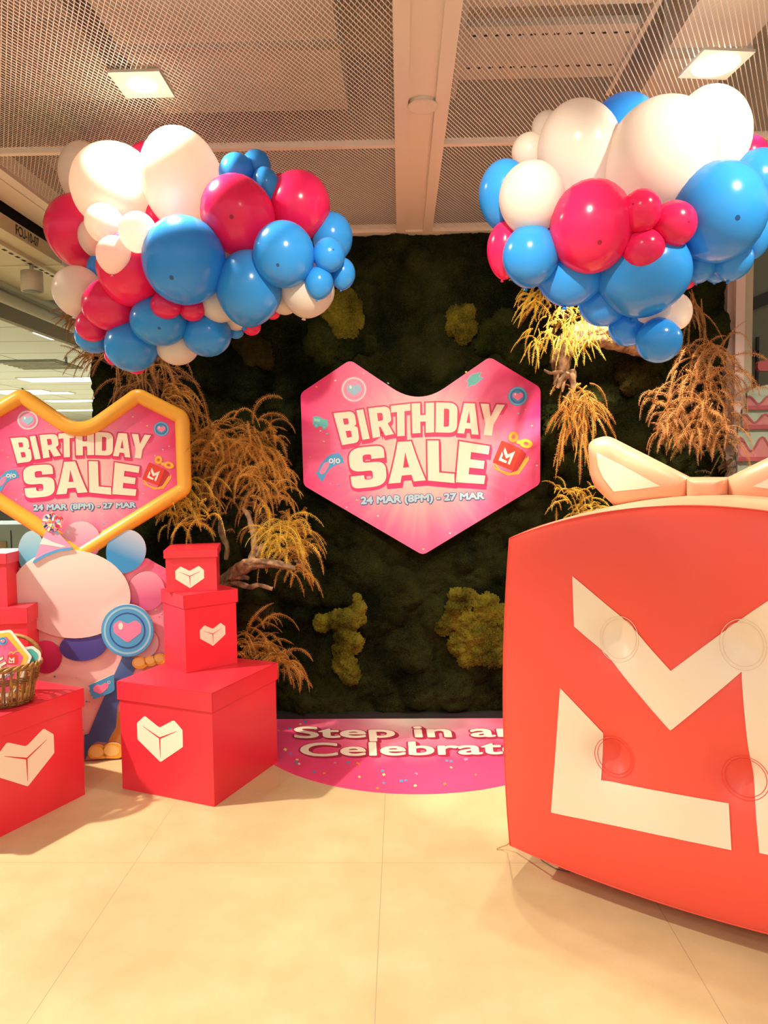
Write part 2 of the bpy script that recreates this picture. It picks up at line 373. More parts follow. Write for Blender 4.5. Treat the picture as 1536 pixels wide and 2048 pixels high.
# ------------------------------------------------------------------ ceiling fittings
GLOW = mat('lamp_glow', (1.0, .86, .62), emit=14); GLOWC = mat('fluorescent_glow', (.95, 1.0, .95), emit=1.9)
def downlight(x, y, label, rz):
    t = thing('downlight', label, 'ceiling light', (x, y, CEIL-.002), rz, 'square downlights in the mesh ceiling')
    q = MB(); s, g = .085, (.05 if x < 0 else .074)
    q.prism([[(-s, -s), (s, -s), (s, s), (-s, s)], circle(0, 0, g, n=28)], -.003, .006, mat('trim_grey', (.50, .45, .40), .5)); q.build('trim_plate', t)
    MB().prism([circle(0, 0, g*.98, n=28)], -.001, .008, GLOW).build('lamp_lens', t)
downlight(-.878+.02, 2.56, 'lit square downlight in the mesh ceiling above left balloons', 0)
downlight(1.04, 2.52, 'lit square downlight in the mesh ceiling above right balloons', .12)
p = onz(846, 209, CEIL)
t = thing('ceiling_speaker', 'round cream flush disc set in the ceiling beam', 'ceiling disc', (p[0], p[1], CEIL-.006))
MB().prism([circle(0, 0, .052, n=40)], -.004, .012, BEIGE).build('cover_disc', t)
tube = MB().tube([(.053*math.cos(a), .053*math.sin(a), -.002) for a in np.linspace(0, 2*PI, 40, endpoint=False)], .003, CREAMW, 6, closed=True).build('rim', t)

# ------------------------------------------------------------------ left open side of the building
OFFW = mat('grey_green_paint', (.42, .43, .34), .8); DUCTC = mat('duct_cream', (.60, .53, .36), .6)
BULK = mat('bulkhead_taupe', (.30, .27, .20), .8)
TILE = bpy.data.materials.new('ceiling_tile'); TILE.use_nodes = True
nt = TILE.node_tree; b = nt.nodes['Principled BSDF']; N = nt.nodes.new; K = nt.links.new
tc = N('ShaderNodeTexCoord'); br = N('ShaderNodeTexBrick'); K(tc.outputs['Object'], br.inputs['Vector']); br.offset = 0
br.inputs['Scale'].default_value = 1; br.inputs['Brick Width'].default_value = 1.2; br.inputs['Row Height'].default_value = .6; br.inputs['Mortar Size'].default_value = .008
br.inputs['Color1'].default_value = (.76, .82, .80, 1); br.inputs['Color2'].default_value = (.74, .80, .78, 1); br.inputs['Mortar'].default_value = (.22, .23, .2, 1)
K(br.outputs['Color'], b.inputs['Base Color']); b.inputs['Roughness'].default_value = .9
b.inputs['Emission Strength'].default_value = 0
ZT = 2.5
tx = float(onz(0, 634, ZT)[0])
wall_struct('ceiling_tiles', -14, tx, 3.2, 21, ZT, ZT+.05, TILE)
wall_struct('wall_bulkhead', tx, tx+.05, 3.2, 21, ZT-.02, ZT+.62, BULK)
wall_struct('wall_far', -14, 9, 21, 21.2, 0, 4, OFFW)
wall_struct('wall_left', -14.2, -14, -5, 21.2, 0, 4, OFFW)
wall_struct('ceiling_open', tx, CX0-.1, 2.5, 21, 3.3, 3.4, OFFW)
k = 0
for (px, py, w, d) in [(150, 757, 1.15, .34), (14, 781, 1.0, .22), (75, 785, .9, .2), (170, 800, 1.1, .26), (165, 819, 1.1, .22), (141, 686, .04, .22), (90, 669, .04, .3)]:
    p = onz(px, py, ZT); k += 1
    lab = ['bright fluorescent panel in tile ceiling nearest the moss wall edge', 'bright fluorescent panel above the left peak of the standee heart', 'bright fluorescent panel over the dip of the standee heart', 'farther fluorescent panel just above the standee heart near moss', 'farthest fluorescent panel touching the standee frame by the moss wall', 'short fluorescent strip below the fern at left', 'thin fluorescent strip beside the taupe bulkhead'][k-1]
    t = thing('fluorescent_panel', lab, 'ceiling light', (p[0], p[1], ZT-.012), group='fluorescent panels of the far ceiling')
    MB().box(-w/2, w/2, -d/2, d/2, -.004, .006, GLOWC).build('diffuser', t)
    q = MB().prism([[(-w/2-.02, -d/2-.02), (w/2+.02, -d/2-.02), (w/2+.02, d/2+.02), (-w/2-.02, d/2+.02)], [(-w/2, -d/2), (w/2, -d/2), (w/2, d/2), (-w/2, d/2)]], 0, .012, WHITEP).build('frame', t)
p = onz(80, 728, ZT); t = thing('air_vent', 'dark square louvred vent in the far tile ceiling', 'vent', (p[0], p[1], ZT-.012))
GREYV = mat('vent_grey', (.2, .21, .18), .6)
MB().box(-.3, .3, -.3, .3, 0, .012, GREYV).build('backing', t)
for s in range(6): MB().box(-.27, .27, -.27+s*.092, -.23+s*.092, -.012, 0, OFFW).build('slat', t)
for (px, py, lb) in [(132, 714, 'small dark sprinkler head hanging above the nearest fluorescent panel'), (45, 776, 'small dark sprinkler head over the left peak of standee heart')]:
    p = onz(px, py, ZT); t = thing('sprinkler', lb, 'sprinkler', (p[0], p[1], ZT), group='sprinkler heads of the far ceiling')
    MB().tube([(0, 0, -.06), (0, 0, 0)], .012, GREYV, 8).build('stem', t); MB().tube([(0, 0, -.075), (0, 0, -.06)], .035, GREYV, 10).build('deflector', t)
# duct with stencil, track and can lamp
x1 = float(onz(0, 455, 2.62)[0]); DX0, DX1 = x1-.62, x1
t = thing('fan_coil_duct', 'cream fan coil casing with black stencilled code beside mesh ceiling', 'duct', ((DX0+DX1)/2, 3.9, 2.62))
dw = (DX1-DX0)/2
MB().box(-dw, dw, -1.9, 1.2, 0, .075, DUCTC).build('casing', t)
MB().box(-dw+.02, dw-.06, -1.9, 1.2, .075, .5, DARK).build('gap_shade_box', t)  # near-black box paints the shade of the recess above the casing lip
for yy in (-.6, .35): MB().box(-dw-.006, dw+.006, yy-.012, yy+.012, -.006, .08, CREAMW).build('seam_strip', t)
def textmesh(s, bold=0.0):
    c = bpy.data.curves.new('t', 'FONT'); c.body = s; c.size = 1; c.offset = bold; c.resolution_u = 5
    o = bpy.data.objects.new('t', c); COL.objects.link(o); dg = bpy.context.evaluated_depsgraph_get(); dg.update()
    me = bpy.data.meshes.new_from_object(o.evaluated_get(dg)); V = [v.co.copy() for v in me.vertices]; Fc = [tuple(p.vertices) for p in me.polygons]
    bpy.data.objects.remove(o); bpy.data.curves.remove(c); bpy.data.meshes.remove(me)
    return np.array([(v.x, v.y) for v in V]), Fc
INK = mat('black_stencil', (.03, .025, .02), .7)
V, Fc = textmesh('FCU-10-07', .012)
V = (V-V.min(0))/(V.max(0)-V.min(0)); hit = lambda px, py: onp(px, py, np.array([DX1+.002, 0, 0]), np.array([1.0, 0, 0]))
a0, a1 = hit(32, 458), hit(78, 490)
pts = [(dw+.002, float(a0[1]+(a1[1]-a0[1])*v[0])-3.9, .014+.05*v[1]) for v in V]
MB().add(pts, Fc, INK).build('stencil', t)
wall_struct('ceiling_soffit', DX1+.07, CX0-.19, .5, 21, CEIL+.02, CEIL+.2, CREAMW)
wall_struct('ceiling_gap_shade', DX1-.02, DX1+.12, .5, 8, 3.0, 3.02, DARK)  # dark sheet stands in for the shade between casing and soffit
pc = ony(64, 562, 4.15)
t = thing('track_light', 'cream can track lamp hanging under the fan coil casing', 'track light', (pc[0], pc[1], pc[2]))
CANC = mat('can_cream', (.55, .50, .40), .5)
q = MB().tube([(0, 0, -.058), (0, 0, .05)], .058, CANC, 28).build('can', t)
MB().tube([(0, 0, -.0585), (0, 0, -.056)], .05, GREYV, 24).build('lens', t)
MB().tube([(0, 0, .05), (0, 0, .09)], .012, CANC, 10).build('stem', t)
pt = pc[2]+.09
t = thing('light_track', 'slotted cream lighting track carrying the can lamp', 'track', (pc[0], pc[1], pt))
MB().box(-.03, .03, -1.6, .7, 0, .03, CREAMW).build('rail', t)
q = MB()
for s in range(34): q.box(-.008, .008, -1.55+s*.066, -1.52+s*.066, -.002, 0, DARK)
q.build('slot', t)
PIPE = mat('pipe_green_grey', (.46, .47, .36), .5)
for (pxa, pya, dep, rr, lb) in [(0, 592, 4.6, .035, 'thick grey green pipe running along the bulkhead'), (0, 565, 4.6, .028, 'upper grey green pipe under the open ceiling'), (0, 605, 5.2, .03, 'lower grey green pipe nearest the taupe bulkhead')]:
    p = ony(pxa, pya, dep)
    t = tag(MB().tube([(0, -1.5, 0), (0, 4.5, 0)], rr, PIPE, 14).build('pipe', loc=(p[0], p[1], p[2])), lb, 'pipe', 'pipes under the open ceiling')
# white hanging sign and far furniture seen under the standee heart
p = ony(132, 638, 6.0)
tag(MB().box(-.055, .055, -.01, .01, -.11, .11, WHITEP).build('hanging_sign', loc=(p[0], p[1], p[2])), 'small blank white sign hanging behind the fern at left', 'sign')
SHG = mat('shelf_green_grey', (.20, .24, .19), .6); WOODB = mat('brown_board', (.25, .16, .07), .7, noise=.2, nscale=6)
a = ony(-8, 1040, 6.2)
t = thing('display_cabinet', 'grey green cabinet with brown board seen below the standee heart', 'cabinet', (a[0], 6.2, 0))
MB().box(-.7, .32, 0, .5, 0, 1.0, SHG).build('body', t)
MB().box(-.6, .085, -.012, 0, .1, .86, WOODB).build('board_panel', t); MB().box(.12, .128, -.004, 0, .1, .95, DARK).build('seam', t)
MB().box(.21, .225, -.012, 0, .64, .70, DARK).build('handle', t)
MB().box(-.5, .0, -.01, 0, .91, .95, DARK).build('slot', t)
a = ony(52, 1068, 7.5)
t = thing('shop_counter', 'dark counter with white top far behind blue printed balloon', 'counter', (a[0], 7.5, 0))
MB().box(-.25, .5, 0, .6, 0, float(a[2])-.03, DARK).build('body', t); MB().box(-.27, .52, -.02, .62, float(a[2])-.03, float(a[2])+.02, WHITEP).build('worktop', t)

# ------------------------------------------------------------------ right edge: frame, dark wall, cake standee
PINKW = mat('pinkish_white_paint', (.62, .47, .42), .5); OLIVEW = mat('olive_grey_paint', (.13, .125, .085), .8); CREAMD = mat('frame_cream', (.42, .36, .26), .6)
wall_struct('trim_4', WXR, WXR+.036, WY-.02, WY+.3, 0, CEIL, mat('taupe_return', (.36, .25, .21), .6))
wall_struct('trim_5', WXR+.034, WXR+.084, WY-.05, WY+.3, 0, CEIL, PINKW)
wall_struct('trim_6', WXR+.084, WXR+.135, WY-.03, WY+.3, 0, CEIL, CREAMD)
wall_struct('wall_right', WXR+.15, 9, 6.0, 6.1, 0, 4, OLIVEW)
wall_struct('wall_side', 8.8, 9, -5, 6.1, 0, 4, OFFW)
bl = MB(); pA = ony(1495, 612, 5.99); pB = ony(1545, 592, 5.99)
bl.add([(pA[0], 5.985, pA[2]-.05), (pB[0], 5.985, pB[2]-.05), (pB[0], 5.985, pB[2]+.05), (pA[0], 5.985, pA[2]+.05)], [(0, 1, 2, 3)], DARK)
c = ony(1514, 700, 5.99); bl.box(c[0]-.008, c[0]+.008, 5.97, 6.0, c[2]-.5, c[2]+.1, DARK)
c = ony(1500, 707, 5.99); bl.box(c[0]-.2, c[0]+.06, 5.97, 6.0, c[2]-.03, c[2]+.02, DARK)
tag(bl.build('trim_7'), kind='structure')
cp = Plane((float(ony(1562, 940, 3.95)[0]), 3.95, 0), (1, 0, 0), (0, 0, 1))
t = thing('cake_standee', 'tiered pink and mint birthday cake cutout behind the frame at right', 'standee', mtx=cp.m)
MINT = mat('cake_mint', (.22, .27, .21), .6); CPINK = mat('cake_pink', (.30, .10, .10), .6); CRED = mat('cake_red', (.22, .03, .04), .6)
zz = lambda y: cp.px(1562, y)[1]
def tier(name, pxl, y0, y1, z):
    xl = cp.px(pxl, (y0+y1)/2)[0]; w = -xl; top, bot = zz(y0), zz(y1)
    q = MB(); n = 24
    ring = [(-w, bot)]+[(-w*math.cos(k*PI/n), top-.04+.05*math.sin(k*PI/n)) for k in range(n+1)]+[(w, bot)]
    q.prism([ring], -.02+z, z, MINT)
    wav = [(-w+2*w*k/40, bot+(top-bot)*(.40+.16*math.sin(k*.62+1))) for k in range(41)]
    q.fill([[(-w, bot)]+wav+[(w, bot)]], z+.002, CPINK); q.fill([stroke(wav, .010)], z+.004, CRED)
    q.fill([stroke([(-w, bot+.012), (w, bot+.012)], .022)], z+.005, CRED)
    q.build(name, t)
tier('tier', 1474, 872, 1500, -.02); tier('tier', 1476, 836, 922, .0); tier('tier', 1482, 805, 858, .015); tier('tier', 1489, 772, 820, .03)
for px in (1504, 1521, 1538):
    x = cp.px(px, 760)[0]; MB().box(x-.006, x+.006, -0.01, .01, zz(785), zz(745), CRED).build('candle', t)
MB().prism([fillet([(cp.px(1512, 740)[0], zz(742), .02), (.15, zz(742), .02), (.15, zz(722), .02), (cp.px(1512, 740)[0], zz(722), .02)])], -.01, .02, CRED).build('topper', t)
MB().box(-.2, .2, -.5, -.02, 0, .03, BOARD).build('foot', t)

# ------------------------------------------------------------------ printed artwork shared by the signs
G = {
 'B': (.66, [[(0, 0), (.66, 0, .2), (.66, .49, .14), (.54, .53, .03), (.63, .57, .12), (.63, 1, .2), (0, 1)], [(.24, .2), (.42, .2, .06), (.42, .41, .06), (.24, .41)], [(.24, .61), (.40, .61, .05), (.40, .8, .05), (.24, .8)]]),
 'I': (.27, [[(0, 0), (.27, 0), (.27, 1), (0, 1)]]),
 'R': (.66, [[(0, 0), (.24, 0), (.24, .33), (.29, .33), (.40, 0), (.67, 0), (.52, .40), (.64, .48, .1), (.64, 1, .22), (0, 1)], [(.24, .53), (.40, .53, .07), (.40, .8, .07), (.24, .8)]]),
 'T': (.62, [[(0, 1), (0, .78), (.19, .78), (.19, 0), (.43, 0), (.43, .78), (.62, .78), (.62, 1)]]),
 'H': (.66, [[(0, 0), (.25, 0), (.25, .38), (.41, .38), (.41, 0), (.66, 0), (.66, 1), (.41, 1), (.41, .60), (.25, .60), (.25, 1), (0, 1)]]),
 'D': (.66, [[(0, 0), (.66, 0, .27), (.66, 1, .27), (0, 1)], [(.25, .2), (.41, .2, .1), (.41, .8, .1), (.25, .8)]]),
 'A': (.74, [[(0, 0), (.24, 0), (.27, .17), (.47, .17), (.50, 0), (.74, 0), (.54, 1), (.20, 1)], [(.305, .36), (.435, .36), (.37, .74)]]),
 'Y': (.74, [[(.24, 0), (.50, 0), (.50, .37), (.74, 1), (.49, 1), (.37, .60), (.25, 1), (0, 1), (.24, .37)]]),
 'S': (.66, [[(0, .31), (0, 0, .25), (.66, 0, .27), (.66, .61, .22), (.25, .61, .06), (.25, .81, .07), (.41, .81, .05), (.41, .69), (.65, .69), (.65, 1, .26), (0, 1, .27), (0, .41, .22), (.41, .41, .06), (.41, .19, .07), (.25, .19, .06), (.25, .31)]]),
 'L': (.60, [[(0, 0), (.60, 0), (.60, .22), (.26, .22), (.26, 1), (0, 1)]]),
 'E': (.62, [[(0, 0), (.62, 0), (.62, .22), (.26, .22), (.26, .39), (.56, .39), (.56, .60), (.26, .60), (.26, .78), (.62, .78), (.62, 1), (0, 1)]]),
}
HEAD = [  # glyph, TL, TR, BR, BL in the zoomed frame of the wall sign
 ('B', (257, 374), (386, 360), (412, 545), (308, 562)), ('I', (392, 357), (432, 350), (471, 524), (429, 531)), ('R', (462, 345), (592, 330), (612, 497), (489, 521)),
 ('T', (596, 330), (711, 317), (712, 505), (600, 512)), ('H', (718, 316), (851, 311), (851, 487), (722, 493)), ('D', (862, 310), (990, 313), (986, 490), (859, 487)),
 ('A', (992, 312), (1128, 318), (1113, 501), (988, 491)), ('Y', (1126, 317), (1269, 324), (1236, 510), (1098, 499)),
 ('S', (342, 582), (556, 562), (574, 800), (366, 822)), ('A', (590, 546), (762, 536), (802, 770), (581, 790)), ('L', (811, 535), (966, 535), (972, 786), (814, 771)), ('E', (1000, 539), (1180, 568), (1146, 792), (979, 781)),
]
def densify(r, n=4):
    out = []
    for i in range(len(r)):
        a, b = r[i], r[(i+1) % len(r)]
        for k in range(n): out.append((a[0]+(b[0]-a[0])*k/n, a[1]+(b[1]-a[1])*k/n))
    return out
def bil(q, u, v):
    TL, TR, BR, BL = [np.array(p, float) for p in q]
    return tuple((1-v)*((1-u)*BL+u*BR)+v*((1-u)*TL+u*TR))
LM_L = [(0, .64), (.17, .46), (.17, .2), (.68, .17), (.68, 0), (0, 0)]
LM_M = [(.09, 1.0), (.53, .62), (1, 1.0), (1, 0), (.80, 0), (.80, .55), (.53, .30), (.09, .70)]
HBOX = fillet([(-1, .02, .06), (-.64, .33, .10), (0, -.02, .16), (.64, .33, .10), (1, .02, .06), (1, -.58, .06), (0, -1.27, .08), (-1, -.58, .06)])
def slit(a, b, w0, w1):
    a, b = np.array(a), np.array(b); t = (b-a)/np.linalg.norm(b-a); nn = np.array([-t[1], t[0]])
    return [tuple(a+nn*w0), tuple(a-nn*w0), tuple(b-nn*w1), tuple(b+nn*w1)]
HSLIT = [slit((0, -.40), (-.74, -.06), .028, .006), slit((0, -.40), (.74, -.06), .028, .006), slit((0, -.40), (0, -1.10), .028, .006)]
HEART2 = fillet([(-1, .45, .3), (-.55, .85, .35), (0, .5, .3), (.55, .85, .35), (1, .45, .3), (.95, -.15, .3), (0, -.95, .3), (-.95, -.15, .3)])

def token(root, mp, c, r, ring_m, heart_m, z, name='printed_token', base=NAVYP):
    q = MB(); ell = lambda k: [mp(p) for p in circle(c[0], c[1], r*k, n=40)]
    q.fill([ell(1)], z, ring_m); q.fill([ell(.92), ell(.84)], z+.0006, SKYP if ring_m is BLUEP else WHITEPR)
    q.fill([ell(.70)], z+.0006, base); q.fill([ell(.64)], z+.0012, BLUEP if heart_m is PINKL else LILACP)
    q.fill([[mp((c[0]+p[0]*r*.55, c[1]-p[1]*r*.5)) for p in HEART2]], z+.0018, heart_m)
    q.fill([[mp(p) for p in circle(c[0]-r*.26, c[1]-r*.18, r*.09, r*.14)]], z+.0024, WHITEPR)
    return q.build(name, root)
def ticket(root, mp, z):
    q = MB()
    q.fill([[mp(p) for p in [(150, 728), (163, 720), (180, 676), (222, 628), (250, 614), (290, 607), (296, 620), (305, 622), (306, 636), (316, 640), (314, 654), (322, 664), (268, 682), (236, 702), (212, 736), (195, 780), (188, 768), (178, 770), (176, 755), (164, 752), (164, 738)]]], z, BLUEP)
    q.fill([[mp(p) for p in fillet([(172, 722, 12), (200, 668, 12), (236, 655, 12), (228, 690, 12), (204, 728, 14), (186, 736, 10)])]], z+.0006, PINKL)
    for (x, y) in ((243, 655), (283, 655)): q.fill([[mp(p) for p in circle(x, y, 14)], [mp(p) for p in circle(x, y, 8)]], z+.0006, WHITEPR)
    q.fill([[mp(p) for p in stroke([(260, 676), (264, 638)], 5)]], z+.0006, WHITEPR)
    return q.build('printed_ticket', root)
def gift(root, mp, z):
    q = MB()
    F = [(1250, 533), (1366, 582), (1314, 712), (1196, 664)]
    q.fill([[mp(p) for p in fillet([(1196, 664, 8), (1206, 690, 20), (1290, 736, 20), (1345, 720, 20), (1398, 640, 12), (1412, 622, 4), (1410, 650, 10), (1352, 734, 14), (1335, 735, 10), (1285, 742, 18), (1205, 700, 20)])]], z, GOLDP)
    q.fill([[mp(p) for p in fillet([(1366, 582, 6), (1396, 616, 12), (1382, 662, 20), (1330, 726, 14), (1300, 728, 8), (1314, 712, 6)])]], z+.0004, REDDP)
    q.fill([[mp(p) for p in fillet([(x, y, 12) for x, y in F])]], z+.0008, REDP)
    for g in (LM_L, LM_M): q.fill([[mp(bil((F[0], F[1], F[2], F[3]), .22+.56*u, .18+.6*v)) for u, v in densify(g, 2)]], z+.0014, WHITEPR)
    q.fill([[mp(p) for p in stroke([(1210, 672), (1240, 712), (1300, 732), (1346, 716), (1394, 640)], 9)]], z+.0012, GOLDP)
    for (cx, cy, rx, ry, a) in ((1319, 514, 26, 30, .3), (1394, 553, 37, 25, .2)):
        el = lambda k: [mp((cx+rx*k*math.cos(t)*math.cos(a)-ry*k*math.sin(t)*math.sin(a), cy+rx*k*math.cos(t)*math.sin(a)+ry*k*math.sin(t)*math.cos(a))) for t in np.linspace(0, 2*PI, 26)[:-1]]
        q.fill([el(1.12), el(.3)], z+.0014, ORANGEP); q.fill([el(1.0), el(.52)], z+.002, GOLDP)
    q.fill([[mp(p) for p in circle(1350, 544, 14, 12)]], z+.0026, GOLDP)
    return q.build('printed_gift', root)
def bolt(root, mp, z):
    q = MB(); P = [(1046, 222), (1058, 190), (1046, 184), (1072, 148), (1128, 132), (1114, 158), (1136, 166), (1088, 206), (1070, 206)]
    q.fill([[mp(p) for p in offset(P, 4)]], z, SKYP); q.fill([[mp(p) for p in P]], z+.0006, TEAL); return q.build('printed_lightning', root)
def truck(root, mp, z):
    q = MB(); q.fill([[mp(p) for p in fillet([(136, 396, 6), (150, 390, 4), (186, 398, 3), (190, 406, 3), (222, 412, 6), (224, 458, 6), (134, 442, 6)])]], z, TEAL)
    q.fill([[mp(p) for p in [(142, 404), (180, 408), (178, 424), (142, 420)]]], z+.0006, mat('print_mint', (.25, .62, .55), .4))
    for x, y in ((156, 446), (202, 456)):
        q.fill([[mp(p) for p in circle(x, y, 14)]], z+.0006, TEAL); q.fill([[mp(p) for p in circle(x, y, 7)]], z+.0012, SKYP)
    return q.build('printed_truck', root)
def confetti(root, mp, spots, z, s=8):
    q = MB(); cm = [YELP, BLUEP, LILACP, ORANGEP, WHITEPR, SKYP]
    for i, (x, y, c) in enumerate(spots):
        a = i*1.3; w, h = s*(.7+.5*((i*37) % 7)/7), s*(.4+.3*((i*23) % 5)/5)
        q.fill([[mp((x+w*dx*math.cos(a)*.8-h*dy*math.sin(a), y+w*dx*math.sin(a)*.5+h*dy*math.cos(a))) for dx, dy in ((-1, -1), (1, -1), (1, 1), (-1, 1))]], z, cm[c])
    return q.build('confetti', root)
def headline(root, mp, z):
    q = MB()
    for gi, (g, TL, TR, BR, BL) in enumerate(HEAD):
        w, rings = G[g]; rr = []; e = gi*.00001
        for k, rg in enumerate(rings):
            d = densify(dedupe(fillet(rg)), 3); px = [bil((TL, TR, BR, BL), u/w, v) for u, v in d]; rr.append(px)
        ol = offset([(p[0], -p[1]) for p in rr[0]], 9); ol = [(p[0], -p[1]) for p in ol]
        dr = 22 if g in 'SALE' and TL[1] > 500 else 16
        # printed drop edge: union by stacking copies
        for s in range(5): q.fill([[mp((p[0]+.25*dr*s/4, p[1]+dr*s/4)) for p in ol]], z+.00025*s+e, PINKD)
        q.fill([[mp(p) for p in ol]], z+.0014+e, CRIMSON)
        q.fill([[mp(p) for p in r] for r in rr], z+.0020+e, CREAM)
    return q.build('headline_lettering', root)
def textline(root, mp, s, quad, bold, layers, z, name, sx_=1.0):
    """layers: (material, swell px, dx, dy): the same letters printed swollen, then plain on top"""
    q = MB(); V, Fc = textmesh(s, bold); lo, hi = V.min(0), V.max(0); u = (V-lo)/(hi-lo); n = 0
    for k, (m, sw, dx, dy) in enumerate(layers):
        offs = [(dx, dy)] if not sw else [(dx+sw*sx_*math.cos(a), dy+sw*math.sin(a)) for a in np.linspace(0, 2*PI, 14)[:-1]]
        for o_ in offs:
            P = [mp(np.array(bil(quad, a, b))+np.array(o_)) for a, b in u]; n += 1
            q.add([(p[0], p[1], z+.00004*n) for p in P], [f if _tri(P, f) > 0 else f[::-1] for f in Fc], m)
    return q.build(name, root)
def _tri(P, f): return area([P[i] for i in f])
DATEB = mat('print_date_blue', (.44, .64, .76), .4); DATED = mat('print_date_outline', (.06, .14, .34), .4)
def sign_art(root, mp, z, drop=()):
    headline(root, mp, z)
    textline(root, mp, '24 MAR (8PM) - 27 MAR', ((420, 868), (1145, 840), (1146, 890), (421, 922)), .0, [(DATED, 7, 1.5, 2.5), (DATED, 6.5, 0, 0), (DATEB, 3.2, 0, 0)], z, 'date_lettering')
    token(root, mp, (378, 233), 76, LILACP, SKYP, z, base=PINKL); token(root, mp, (1345, 273), 57, BLUEP, PINKL, z)
    gift(root, mp, z); ticket(root, mp, z)
    if 'bolt' not in drop: bolt(root, mp, z); truck(root, mp, z)
CONF = [(392, 106, 1), (434, 138, 5), (268, 180, 4), (156, 218, 3), (600, 250, 2), (200, 540, 0), (120, 632, 3), (180, 478, 4), (238, 790, 2), (290, 802, 1), (395, 886, 0), (335, 930, 4), (788, 1176, 0), (980, 1080, 1), (945, 1082, 4), (1430, 447, 0), (1390, 352, 2), (1348, 374, 5), (1458, 682, 4), (1040, 130, 0), (580, 196, 5), (315, 322, 2), (1168, 962, 1), (1275, 880, 2), (218, 494, 5), (700, 1040, 2), (520, 980, 4)]

# ------------------------------------------------------------------ heart sign on the moss wall
sx = lambda X, Y: (580+X/2.954, 700+Y/2.954)
SY = 4.10
wp = Plane(ony(842, 900, SY), (1, 0, 0), (0, 0, 1))
mpw = lambda p: wp.px(*sx(p[0], p[1]))
root = thing('heart_sign', 'hot pink heart-shaped birthday sale sign mounted on the moss wall', 'sign', mtx=wp.m)
RG = fillet([(355, 58, 50), (62, 255, 50), (80, 800, 50), (785, 1212, 50), (1478, 792, 50), (1480, 222, 50), (1180, 40, 50), (760, 330, 280)], 12)
PP = pink_print('wall_sign_print', wp.px(845, 905), .88, lo=.18, hi=.82)
MB().prism([[mpw(p) for p in RG]], -.025, 0, PP, PINKD, BOARD).build('board', root)
sign_art(root, mpw, .0012); confetti(root, mpw, CONF, .0008)
q = MB()
for bx, bz in ((-.35, .15), (.35, .15), (0, -.25)): q.box(bx-.03, bx+.03, bz-.03, bz+.03, -.10, -.025, DARK)
q.build('wall_bracket', root)

# ------------------------------------------------------------------ standee at the left
b0, b1 = onz(170, 1521), onz(237, 1514.6)
ex = np.array([b1[0]-b0[0], b1[1]-b0[1], 0]); ex = np.array([math.cos(.20), math.sin(.20), 0])
sp = Plane((float(b1[0]), float(b1[1]), 0), ex, (0, 0, 1))
root = thing('standee', 'big party standee with gold-edged heart sign and printed balloons', 'standee', mtx=sp.m)
# homography from the wall-sign artwork frame to the standee heart
src = [(258, 375), (1268, 325), (1145, 790), (375, 815)]; dst = [(82, 448), (1160, 425), (1040, 888), (208, 902)]
A = []; bb = []
for (x, y), (u, v) in zip(src, dst):
    A += [[x, y, 1, 0, 0, 0, -u*x, -u*y], [0, 0, 0, x, y, 1, -v*x, -v*y]]; bb += [u, v]
h = np.linalg.solve(np.array(A, float), np.array(bb, float))
def hom(p):
    w = h[6]*p[0]+h[7]*p[1]+1; return ((h[0]*p[0]+h[1]*p[1]+h[2])/w, (h[3]*p[0]+h[4]*p[1]+h[5])/w)
s2 = lambda p: (p[0]/3.84, 760+p[1]/3.84)
mps = lambda p: sp.px(*s2(hom(p)))
mpd = lambda p: sp.px(*s2(p))
HRT = [(170, 122, 60), (-190, 330, 60), (-170, 820, 60), (620, 1330, 60), (1418, 835, 60), (1400, 290, 60), (1058, 118, 60), (620, 430, 270)]
PS = pink_print('standee_heart_print', mpd((650, 720)), .50, pale=(.90, .55, .55), mid=(.86, .17, .36), hot=(.74, .03, .15), lo=.15, hi=.95)
hr = [mpd(p) for p in fillet(HRT, 10)]
MB().prism([hr], -.02, 0, PS, PINKD, BOARD).build('heart_board', root)
GOLD = mat('gold_moulding', (.80, .40, .045), .35)
MB().tube([(p[0], p[1], .004) for p in dedupe(hr)], .036, GOLD, 14, closed=True).build('gold_border', root)
sign_art(root, mps, .0012, drop=('bolt',))
confetti(root, mpd, [(245, 318, 0), (335, 380, 1), (385, 338, 4), (410, 322, 1), (60, 592, 0), (20, 538, 2), (178, 880, 0), (124, 918, 4), (1020, 282, 0), (1022, 340, 1), (1130, 352, 0), (1010, 255, 1), (1080, 325, 2), (1245, 515, 1), (1298, 508, 4), (1250, 535, 4), (1190, 582, 4), (1105, 845, 2), (1098, 872, 0), (795, 1106, 1), (825, 1094, 1), (760, 1100, 2), (788, 1152, 0), (905, 1096, 2), (790, 1032, 5)], .0008)
s3 = lambda p: (p[0]/3.79, 1000+p[1]/3.79)
mq = lambda off: (lambda p: sp.px(*s3(p), off))
